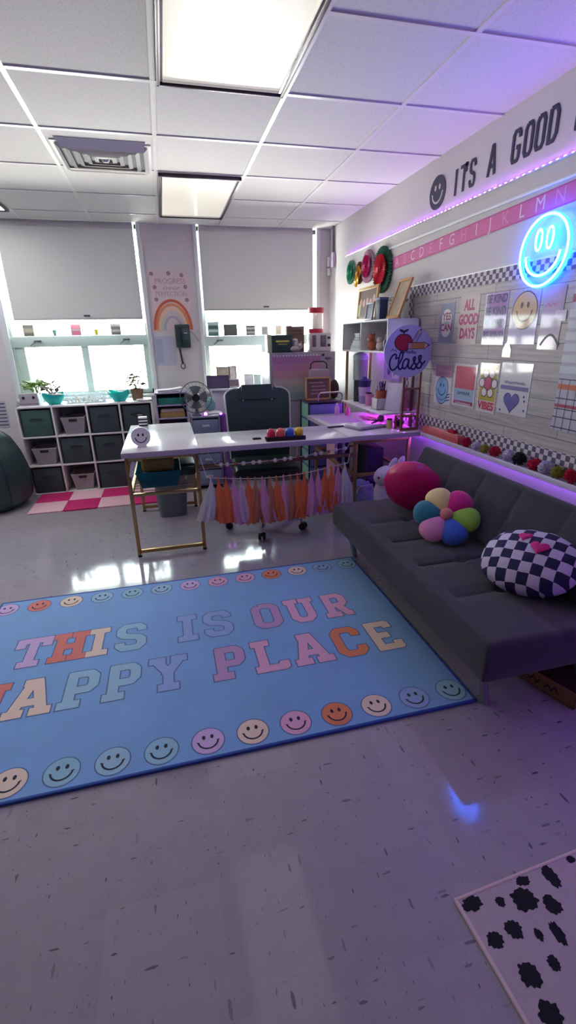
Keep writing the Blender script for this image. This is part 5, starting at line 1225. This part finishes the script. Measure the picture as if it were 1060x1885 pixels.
for x, w_ in ((-.075, .04), (.02, .06)):
    b = B(); b.box((x, -.0865, .1), (w_, .003, .11), M('appliance_window', (96, 86, 98), .2), .001); b.obj('window', t)
for z in (.06, .13):
    b = B(); b.cyl((.078, -.085, z), (.078, -.1, z), .013, BLACK, n=16); b.obj('knob', t)
t = thing('red_lid_jar', 'large clear jar with red lid and red base on the white appliance', 'jar', (1.525, 4.86, CT_+.1762))
JR = M('jar_red', (190, 36, 66), .35)
b = B(); b.cyl((0, 0, 0), (0, 0, .04), .072, JR, n=30); b.obj('base', t)
b = B(); b.cyl((0, 0, .04), (0, 0, .185), .071, mat_clear('jar_clear', (240, 232, 232), .35), n=30); b.obj('body', t)
b = B(); b.cyl((.0, 0, .045), (.0, 0, .17), .035, M('jar_fill', (226, 220, 214), .7), n=20); b.obj('filling', t)
b = B(); b.cyl((0, 0, .186), (0, 0, .235), .078, JR, n=30); b.obj('lid', t)
for k, (dx, c, lb) in enumerate(((0, (206, 190, 160), 'tan book standing at the left end of the cabinet top'), (.0255, (150, 186, 160), 'mint book standing between the tan book and the dark green box'))):
    b = B(); b.bb(-.010, .010, -.06, .06, 0, .17, M('stand_book%d' % k, c, .6), .002); tag(b.obj('book'), lb, 'book', (1.0145+dx*.84, 4.85, CT_), (0, 0, 0), 'books standing on the cabinet')
# drawer trolley in front of cabinet
t = thing('drawer_trolley', 'metal trolley with blue and green drawers in front of the grey cabinet', 'drawer trolley', (1.285, 4.33, 0))
b = B()
for x in (0, .345):
    for y in (0, .28): b.bb(x, x+.012, y, y+.012, .02, .865, BLACK, .001)
b.bb(-.004, .361, -.004, .296, .855, .868, M('trolley_top', (60, 54, 74), .4), .002); b.obj('frame', t)
for k in range(5):
    z = .70-.155*k; b = B(); b.bb(.014, .343, .002, .29, z, z+.14, M('drawer_blue', (110, 126, 190), .35), .005); o = b.obj('drawer', t)
    b = B(); b.bb(.011, .0138, .01, .28, z+.004, z+.136, M('drawer_mint', (130, 186, 160), .4)); b.obj('side_panel', o)  # sides coloured as if green-lit; the drawers themselves are blue
b = B(); b.tube([(.10, .02, .868), (.10, .02, .92), (.125, .02, .945), (.32, .02, .945), (.345, .02, .92), (.345, .02, .868)], .008, CHROME, 8); b.obj('handle', t)
for x in (.02, .335):
    for y in (.02, .27):
        b = B(); b.cyl((x-.008, y, .012), (x+.008, y, .012), .012, BLACK, n=14); b.obj('wheel', t)
t = thing('letter_board', 'brown letter board in an oak frame standing on the trolley', 'letter board', (1.42, 4.45, .8686), (R(-4), 0, 0))
b = B(); f = .016
for a in ((-.128, .128, 0, f), (-.128, .128, .214-f, .214), (-.128, -.128+f, 0, .214), (.128-f, .128, 0, .214)): b.bb(a[0], a[1], -.01, .01, a[2], a[3], OAK, .002)
b.obj('frame', t)
b = B(); b.bb(-.12, .12, -.002, .004, .008, .206, M('felt_brown', (110, 84, 88), .9))
for k in range(16): b.bb(-.113, .113, -.0035, -.002, .018+.0115*k, .024+.0115*k, M('felt_rib', (130, 100, 104), .9))
rr = random.Random(5)
for k in range(4): b.bb(-.07+rr.uniform(-.02, .01), .06+rr.uniform(-.03, .02), -.0045, -.0035, .055+.034*k, .066+.034*k, M('felt_letters', (176, 150, 152), .7))
b.obj('letter_panel', t)
t = thing('arched_caddy', 'pale caddy with a dark arched handle behind the letter board', 'caddy', (1.46, 4.56, .8686))
b = B(); b.box((0, 0, .14), (.19, .09, .28), M('caddy_pale', (170, 150, 164), .6), .012); b.obj('body', t)
b = B(); b.tube([(-.085, 0, .28), (-.08, 0, .33), (-.05, 0, .352), (.05, 0, .352), (.08, 0, .33), (.085, 0, .28)], .007, M('caddy_handle', (60, 36, 40), .5), 8); b.obj('handle', t)
b = B(); b.ell((0, 0, .09), (.05, .05, .09), M('dark_brown_bag', (66, 44, 44), .8), n=18, noise_a=.12); tag(b.obj('brown_pouch'), 'dark brown pouch at the right end of the trolley top', 'pouch', (1.60, 4.5, .8686))

# ------------------------------------------------------------------ things under the right wing
def upright(x, y, w_, d_, h_, c, lb, name='binder'):
    b = B(); b.bb(-w_/2, w_/2, -d_/2, d_/2, 0, h_, M('upr%s' % str(c), c, .5), .003); return tag(b.obj(name), lb, 'binder', (x, y, .012), (0, 0, 0), 'binders under the right desk wing')
t = thing('file_crate', 'dark file crate on the floor under the right wing of the desk', 'crate', (1.645, 3.70, 0))
b = B(); b.bb(-.09, .085, -.16, .16, .0, .012, DARK, .003); b.bb(-.09, -.084, -.16, .16, .0, .33, M('crate_violet', (84, 64, 120), .5), .002); b.bb(.079, .085, -.16, .16, 0, .33, M('crate_violet', (84, 64, 120), .5), .002); b.bb(-.09, .085, -.16, -.152, 0, .33, M('crate_violet', (84, 64, 120), .5), .003); b.bb(-.09, .085, .152, .16, 0, .33, M('crate_violet', (84, 64, 120), .5), .003); b.obj('body', t)
b = B(); b.tube([(-.085, -.165, .31), (-.03, -.172, .275), (.04, -.172, .275), (.08, -.165, .31)], .006, BLACK, 6); b.obj('strap', t)
b = B(); b.box((0, 0, .17), (.155, .28, .3), M('dark_case2', (40, 38, 58), .5), .01); tag(b.obj('dark_file_box'), 'dark file box standing in the violet crate under the desk', 'box', (1.642, 3.70, .0135)); bpy.data.objects['dark_file_box'].scale.z = 1.72
for k, (x, c, h_, lb) in enumerate(((1.375, (206, 160, 180), .60, 'pink binder, first from the left under the right desk wing'), (1.41, (70, 60, 84), .60, 'plum binder, second from the left under the right desk wing'), (1.445, (200, 206, 214), .58, 'white binder, third under the right desk wing'), (1.485, (30, 30, 44), .62, 'black binder beside the dark file box'))):
    upright(x, 3.90, .028, .22, h_, c, lb)
b = B(); b.box((0, 0, .006), (.20, .26, .011), M('riser', (80, 62, 54), .6), .002); tag(b.obj('binder_tray'), 'low brown tray under the binders below the right desk wing', 'tray', (1.43, 3.90, 0.0005))
t = thing('patterned_bag', 'blue and white patterned tote slumped on the floor under the right desk wing', 'bag', (1.44, 3.40, 0))
b = B(); b.ell((0, 0, .17), (.13, .12, .17), M('tote_pattern', (130, 146, 166), .8, var=.6, vscale=26), n=30, p=.8, noise_a=.12, nsc=3); b.obj('body', t)
b = B(); b.tube([(-.08, -.11, .26), (-.06, -.15, .34), (.04, -.15, .35), (.08, -.11, .27)], .008, M('tote_strap', (190, 190, 196), .7), 8); b.obj('strap', t)

# ------------------------------------------------------------------ futon
FY0, FY1 = 1.165, 2.80
t = thing('futon', 'dark grey tufted futon along the right wall', 'sofa', (1.0, FY0, 0))
LN = FY1-FY0
def cushion(Lx, Ly, Tk, rad, seams_y, seam_x, y_in, mat, xs=None, nx=70, ny=150, depth=.024, front_edge=.08):
    bm_ = bmesh.new()
    def edge(d): return 1.0 if d >= rad else math.sqrt(max(0, 1-(1-d/rad)**2))
    def topz(x, y):
        f = min(edge(x), edge(Lx-x), edge(y), edge(Ly-y)) if False else edge(min(x, Lx-x))*edge(min(y, Ly-y))
        z = Tk-rad+rad*f
        inn = max(0, min(1, (x-front_edge)/.02))*max(0, min(1, (Lx-.02-x)/.02))
        q = 0
        for s in seams_y: q = max(q, math.exp(-((y-s)/.007)**2)*inn*1.0, .45*math.exp(-((y-s)/.045)**2)*inn)
        for s in seam_x:
            q = max(q, .25*math.exp(-((x-s)/.03)**2))
            for sy in seams_y: q = max(q, 1.25*math.exp(-((x-s)/.035)**2-((y-sy)/.03)**2))
        return z-depth*q
    xs_ = [Lx*(.5-.5*math.cos(PI*i/(nx-1)))*.35+Lx*i/(nx-1)*.65 for i in range(nx)]
    ys_ = [Ly*(.5-.5*math.cos(PI*i/(ny-1)))*.1+Ly*i/(ny-1)*.9 for i in range(ny)]
    Tt = [[bm_.verts.new((x, y, topz(x, y))) for y in ys_] for x in xs_]
    Bt = [[bm_.verts.new((x, y, rad*.6-rad*.6*edge(min(x, Lx-x))*edge(min(y, Ly-y)))) for y in ys_] for x in xs_]
    for i in range(nx-1):
        for j in range(ny-1):
            bm_.faces.new((Tt[i][j], Tt[i+1][j], Tt[i+1][j+1], Tt[i][j+1])); bm_.faces.new((Bt[i][j], Bt[i][j+1], Bt[i+1][j+1], Bt[i+1][j]))
    for i in range(nx-1):
        bm_.faces.new((Tt[i][0], Bt[i][0], Bt[i+1][0], Tt[i+1][0])); bm_.faces.new((Tt[i][-1], Tt[i+1][-1], Bt[i+1][-1], Bt[i][-1]))
    for j in range(ny-1):
        bm_.faces.new((Tt[0][j], Tt[0][j+1], Bt[0][j+1], Bt[0][j])); bm_.faces.new((Tt[-1][j], Bt[-1][j], Bt[-1][j+1], Tt[-1][j+1]))
    bmesh.ops.recalc_face_normals(bm_, faces=bm_.faces[:])
    return bm_
SE = [.36, .66, .95, 1.23]
b = B(); b.m = Matrix.Translation((0, 0, .235)); b.merge(cushion(.70, LN, .165, .035, SE, (.33,), 0, SOFA), SOFA); b.obj('seat_cushion', t, 80)
b = B(); b.m = Matrix.Translation((.60, 0.03, .370)) @ Euler((0, R(-62), 0)).to_matrix().to_4x4() ; b.merge(cushion(.355, LN-.0, .12, .03, SE, (.18,), 0, SOFA, front_edge=.02, depth=.012), SOFA); b.obj('back_cushion', t, 80)
b = B(); b.bb(.06, .68, .08, LN-.08, .205, .236, M('futon_frame', (44, 40, 46), .7), .004); b.obj('base_frame', t)
LEGM = M('futon_leg', (150, 156, 162), .3, .6)
for x, y in ((.15, .145), (.15, LN-.02-.03), (.62, .145), (.62, LN-.05)):
    b = B(); b.tube([(x-.045, y, .21), (x-.005, y, .02), (x-.002, y, .0005)], [.02, .02, .02], LEGM, 14); b.obj('leg', t)
# cushions
t = thing('pink_cushion', 'hot pink satin round cushion at the far end of the futon', 'cushion', (1.41, 2.50, .565), (R(20), R(24), R(-28)))
b = B(); b.ell((0, 0, 0), (.178, .10, .165), M('satin_pink', (200, 0, 100), .36, sheen=.05, bump=.5, bscale=16), n=48, noise_a=.05, nsc=2.6); b.obj('cover', t)
FC = (1.385, 2.075, .525)
t = thing('flower_cushion', 'plush flower cushion with six coloured petals in the middle of the futon', 'cushion', FC, (R(-45), R(0), R(0)))
t.rotation_euler = (R(44), R(6), R(-38)); t.scale = (.9, .9, .9)
pc = [('lime', (150, 196, 66)), ('magenta', (214, 24, 128)), ('butter', (238, 212, 140)), ('teal', (40, 120, 140)), ('pink', (226, 140, 186)), ('blue', (58, 98, 196))]
for k, (n, c) in enumerate(pc):
    a = R(3+60*k); b = B(); m = M('petal_'+n, c, .9, sheen=.3, bump=.05, bscale=300)
    b.m = Matrix.Rotation(a, 4, 'Z') @ Matrix.Translation((.105, 0, -.0))
    def petal(u, v):
        th = 2*PI*u; ph = PI*v; x = math.cos(th)*math.sin(ph); y = math.sin(th)*math.sin(ph); z = math.cos(ph)
        wdt = .076*(1+.28*x); return Vector((.088*x, wdt*y, .052*z*(1+.1*x)))
    b.grid(petal, 32, 20, m, closed_u=True); o = b.obj('petal', t, 180); o['label'] = n+' petal'
b = B(); b.ell((0, 0, .028), (.038, .038, .034), M('petal_coral', (220, 130, 126), .9, sheen=.3)); o = b.obj('flower_centre', t); o['label'] = 'coral centre'
t = thing('checkered_cushion', 'round white and navy checkered cushion with pink hearts at the near end of the futon', 'cushion', (1.425, 1.495, .52), (0, 0, 0))
t.rotation_euler = (R(38), R(-6), R(-62)); t.scale = (.93, .93, .93)
CKM = mat_checker('cushion_checks', (34, 34, 72), (206, 190, 216), 1/.048, .9, wob=.012)
CA, CB_, CC = .215, .165, .095
b = B(); b.ell((0, 0, 0), (CA, CB_, CC), CKM, n=64, p=.93, noise_a=.035, nsc=5); b.obj('cover', t, 180)
for hx, hy, hs in ((-.03, .085, .034), (.05, .035, .042)):
    b = B(); P_ = heart(0, 0, hs, 28)
    bm_ = bmesh.new()
    def surf(x, y): return CC*1.05*max(0, 1-((abs(x)/CA)**2+(abs(y)/CB_)**2))**.5+.004
    c0 = bm_.verts.new((hx, hy, surf(hx, hy)+.003)); ring = []
    for f_ in (.35, .7, 1.0): ring.append([bm_.verts.new((hx+x*f_, hy+y*f_, surf(hx+x*f_, hy+y*f_)+(.003 if f_ < 1 else -.004))) for x, y in P_])
    for k in range(28): bm_.faces.new((c0, ring[0][k], ring[0][(k+1) % 28]))
    for A, C in zip(ring, ring[1:]):
        for k in range(28): bm_.faces.new((A[k], C[k], C[(k+1) % 28], A[(k+1) % 28]))
    bmesh.ops.recalc_face_normals(bm_, faces=bm_.faces[:]); b.merge(bm_, M('heart_pink', (214, 40, 130), .8)); b.obj('heart_patch', t, 180)
# bunny behind the pink cushion
t = thing('plush_bunny', 'lilac white plush bunny lying beyond the pink cushion under the desk', 'plush toy', (1.475, 3.02, .105), (0, 0, R(-12)))
BN = M('bunny_plush', (206, 186, 214), .95, sheen=.4)
b = B(); b.ell((0, 0, .38), (.085, .08, .068), BN, rot=(0, R(-28), 0), n=24); b.ell((.05, .03, .22), (.12, .09, .2), BN, n=24); b.obj('body', t)
for dx, ln in ((.05, .10), (.10, .12)):
    b = B(); b.ell((dx, .0, .455), (.028, .018, ln*.62), BN, rot=(0, R(25), 0), n=16); b.obj('ear', t)
for x, z in ((-.062, .385), (-.022, .372)):
    b = B(); b.ell((x, -.070, z), (.009, .007, .009), INK, n=10); b.obj('eye', t)
# box under the futon
t = thing('cardboard_box', 'open low cardboard box with printed side pushed under the near end of the futon', 'box', (1.465, 1.175, 0), (0, 0, R(18)))
b = B(); bw, bl, bh = .34, .36, .075
CDK = M('box_inside', (60, 40, 30), .9)
b.bb(0, bw, 0, bl, 0.0005, .006, CARD)
b.bb(0, .006, 0, bl, 0, bh, CARD, .001); b.bb(bw-.006, bw, 0, bl, 0, bh, CARD, .001); b.bb(0, bw, 0, .006, 0, bh, CARD, .001); b.bb(0, bw, bl-.006, bl, 0, bh, CARD, .001)
b.obj('body', t)
b = B(); b.bb(.008, bw-.008, .008, bl-.008, .006, .05, CDK); b.obj('contents', t)
b = B(); b.m = Matrix.Translation((-.0008, .18, .037)) @ Euler((PI/2, 0, -PI/2)).to_matrix().to_4x4(); b.scrawl(-.10, .03, 0, .034, .004, 0, M('box_print', (70, 40, 30), .7), 3); b.scrawl(.05, .11, 0, .034, .004, 0, M('box_print', (70, 40, 30), .7), 9); b.obj('printed_words', t)

# ------------------------------------------------------------------ rugs
t = thing('classroom_rug', 'large blue rug reading THIS IS OUR HAPPY PLACE bordered by smiley faces', 'rug', (0, 0, 0))
RB = M('rug_blue', (128, 174, 224), .95, var=.10, vscale=5, bump=.2, bscale=500, sheen=.3)
RX0, RX1, RY0, RY1 = -1.07, 1.120, 1.318, 2.738
b = B(); b.bb(RX0+.008, RX1-.008, RY0+.008, RY1-.008, .0005, .011, RB)
rm = lambda n, c: M('rug_'+n, c, .95, var=.06, vscale=9, bump=.2, bscale=500, sheen=.2)
OUT = rm('outline', (92, 108, 150)); Cc = {'k': rm('coral', (226, 128, 116)), 'c': rm('cream', (240, 214, 194)), 'a': rm('aqua', (160, 200, 222)), 'p': rm('rose', (232, 172, 204)), 'l': rm('lilac', (212, 180, 224)), 'b': rm('paleblue', (150, 178, 226)), 'm': rm('mauve', (196, 156, 200)), 'o': rm('orange', (232, 136, 96)), 'g': rm('mint', (152, 198, 218))}
def rugtext(word, xs_, y, cols_, h=.24):
    for ch, x, c in zip(word, xs_, cols_):
        glyph(b, SERIF, ch, x, y, h, .80, .0114, OUT, t=.105, grow=.005); glyph(b, SERIF, ch, x, y, h, .80, .0118, Cc[c], t=.105)
rugtext('THISISOUR', (-.862, -.690, -.520, -.385, -.075, .060, .330, .520, .725), 2.062, 'lkcabbmpp')
rugtext('HAPPYPLACE', (-.975, -.790, -.585, -.405, -.205, .075, .270, .465, .675, .855), 1.722, 'kcaabmppoc')
SMI = rm('ink', (36, 40, 62))
for row, cs in ((1.402, 'gbcopclgagckl'), (2.645, 'gbcopplagackl')):
    for i in range(13):
        x = 1.047-.1722*i; c = Cc[cs[i]]
        b.smile(x, row, .060, .0117, c, SMI, k=.0004, edge=OUT)
b.obj('pile', t)
b = B(); EDG = M('rug_binding', (48, 84, 160), .8, bump=.2, bscale=300)
for x0, x1, y0_, y1_ in ((RX0, RX1, RY0, RY0+.012), (RX0, RX1, RY1-.012, RY1), (RX0, RX0+.012, RY0, RY1), (RX1-.012, RX1, RY0, RY1)): b.bb(x0, x1, y0_, y1_, 0, .0125, EDG, .003)
b.obj('binding', t)
# cow spot rug
t = thing('spotted_rug', 'cream rug with black cow spots at the lower right', 'rug', (.615, .690, 0), (0, 0, R(3.2)))
b = B(); CR_ = M('cow_cream', (190, 176, 176), .95, var=.06, vscale=30, bump=.3, bscale=450); CE = M('cow_edge', (216, 190, 190), .9)
b.bb(0, 1.2, -1.7, 0, .0005, .009, CR_); CBK = M('cow_black', (24, 24, 34), .95, bump=.2, bscale=450)
rr = random.Random(21)
spots = COWSPOTS
for x, y, sx, sy, a in spots:
    pts = []
    nn_ = 46
    ph = rr.uniform(0, 50)
    for k in range(nn_):
        th = 2*PI*k/nn_; r = 1+.28*noise.noise(Vector((math.cos(th)*1.7+ph, math.sin(th)*1.7, ph)))+.13*math.sin(th*11+ph)*rr.uniform(.2, 1)
        px, py = sx*r*math.cos(th), sy*r*math.sin(th); px, py = px*.9, py*.9; pts.append((x+px*math.cos(a)-py*math.sin(a), y+px*math.sin(a)+py*math.cos(a)))
    b.poly(pts, .0094, CBK)
b.obj('pile', t)
b = B(); b.bb(-.006, 1.2, -.006, .004, 0, .0105, CE, .003); b.bb(-.006, .004, -1.7, 0, 0, .0105, CE, .003); b.obj('binding', t)
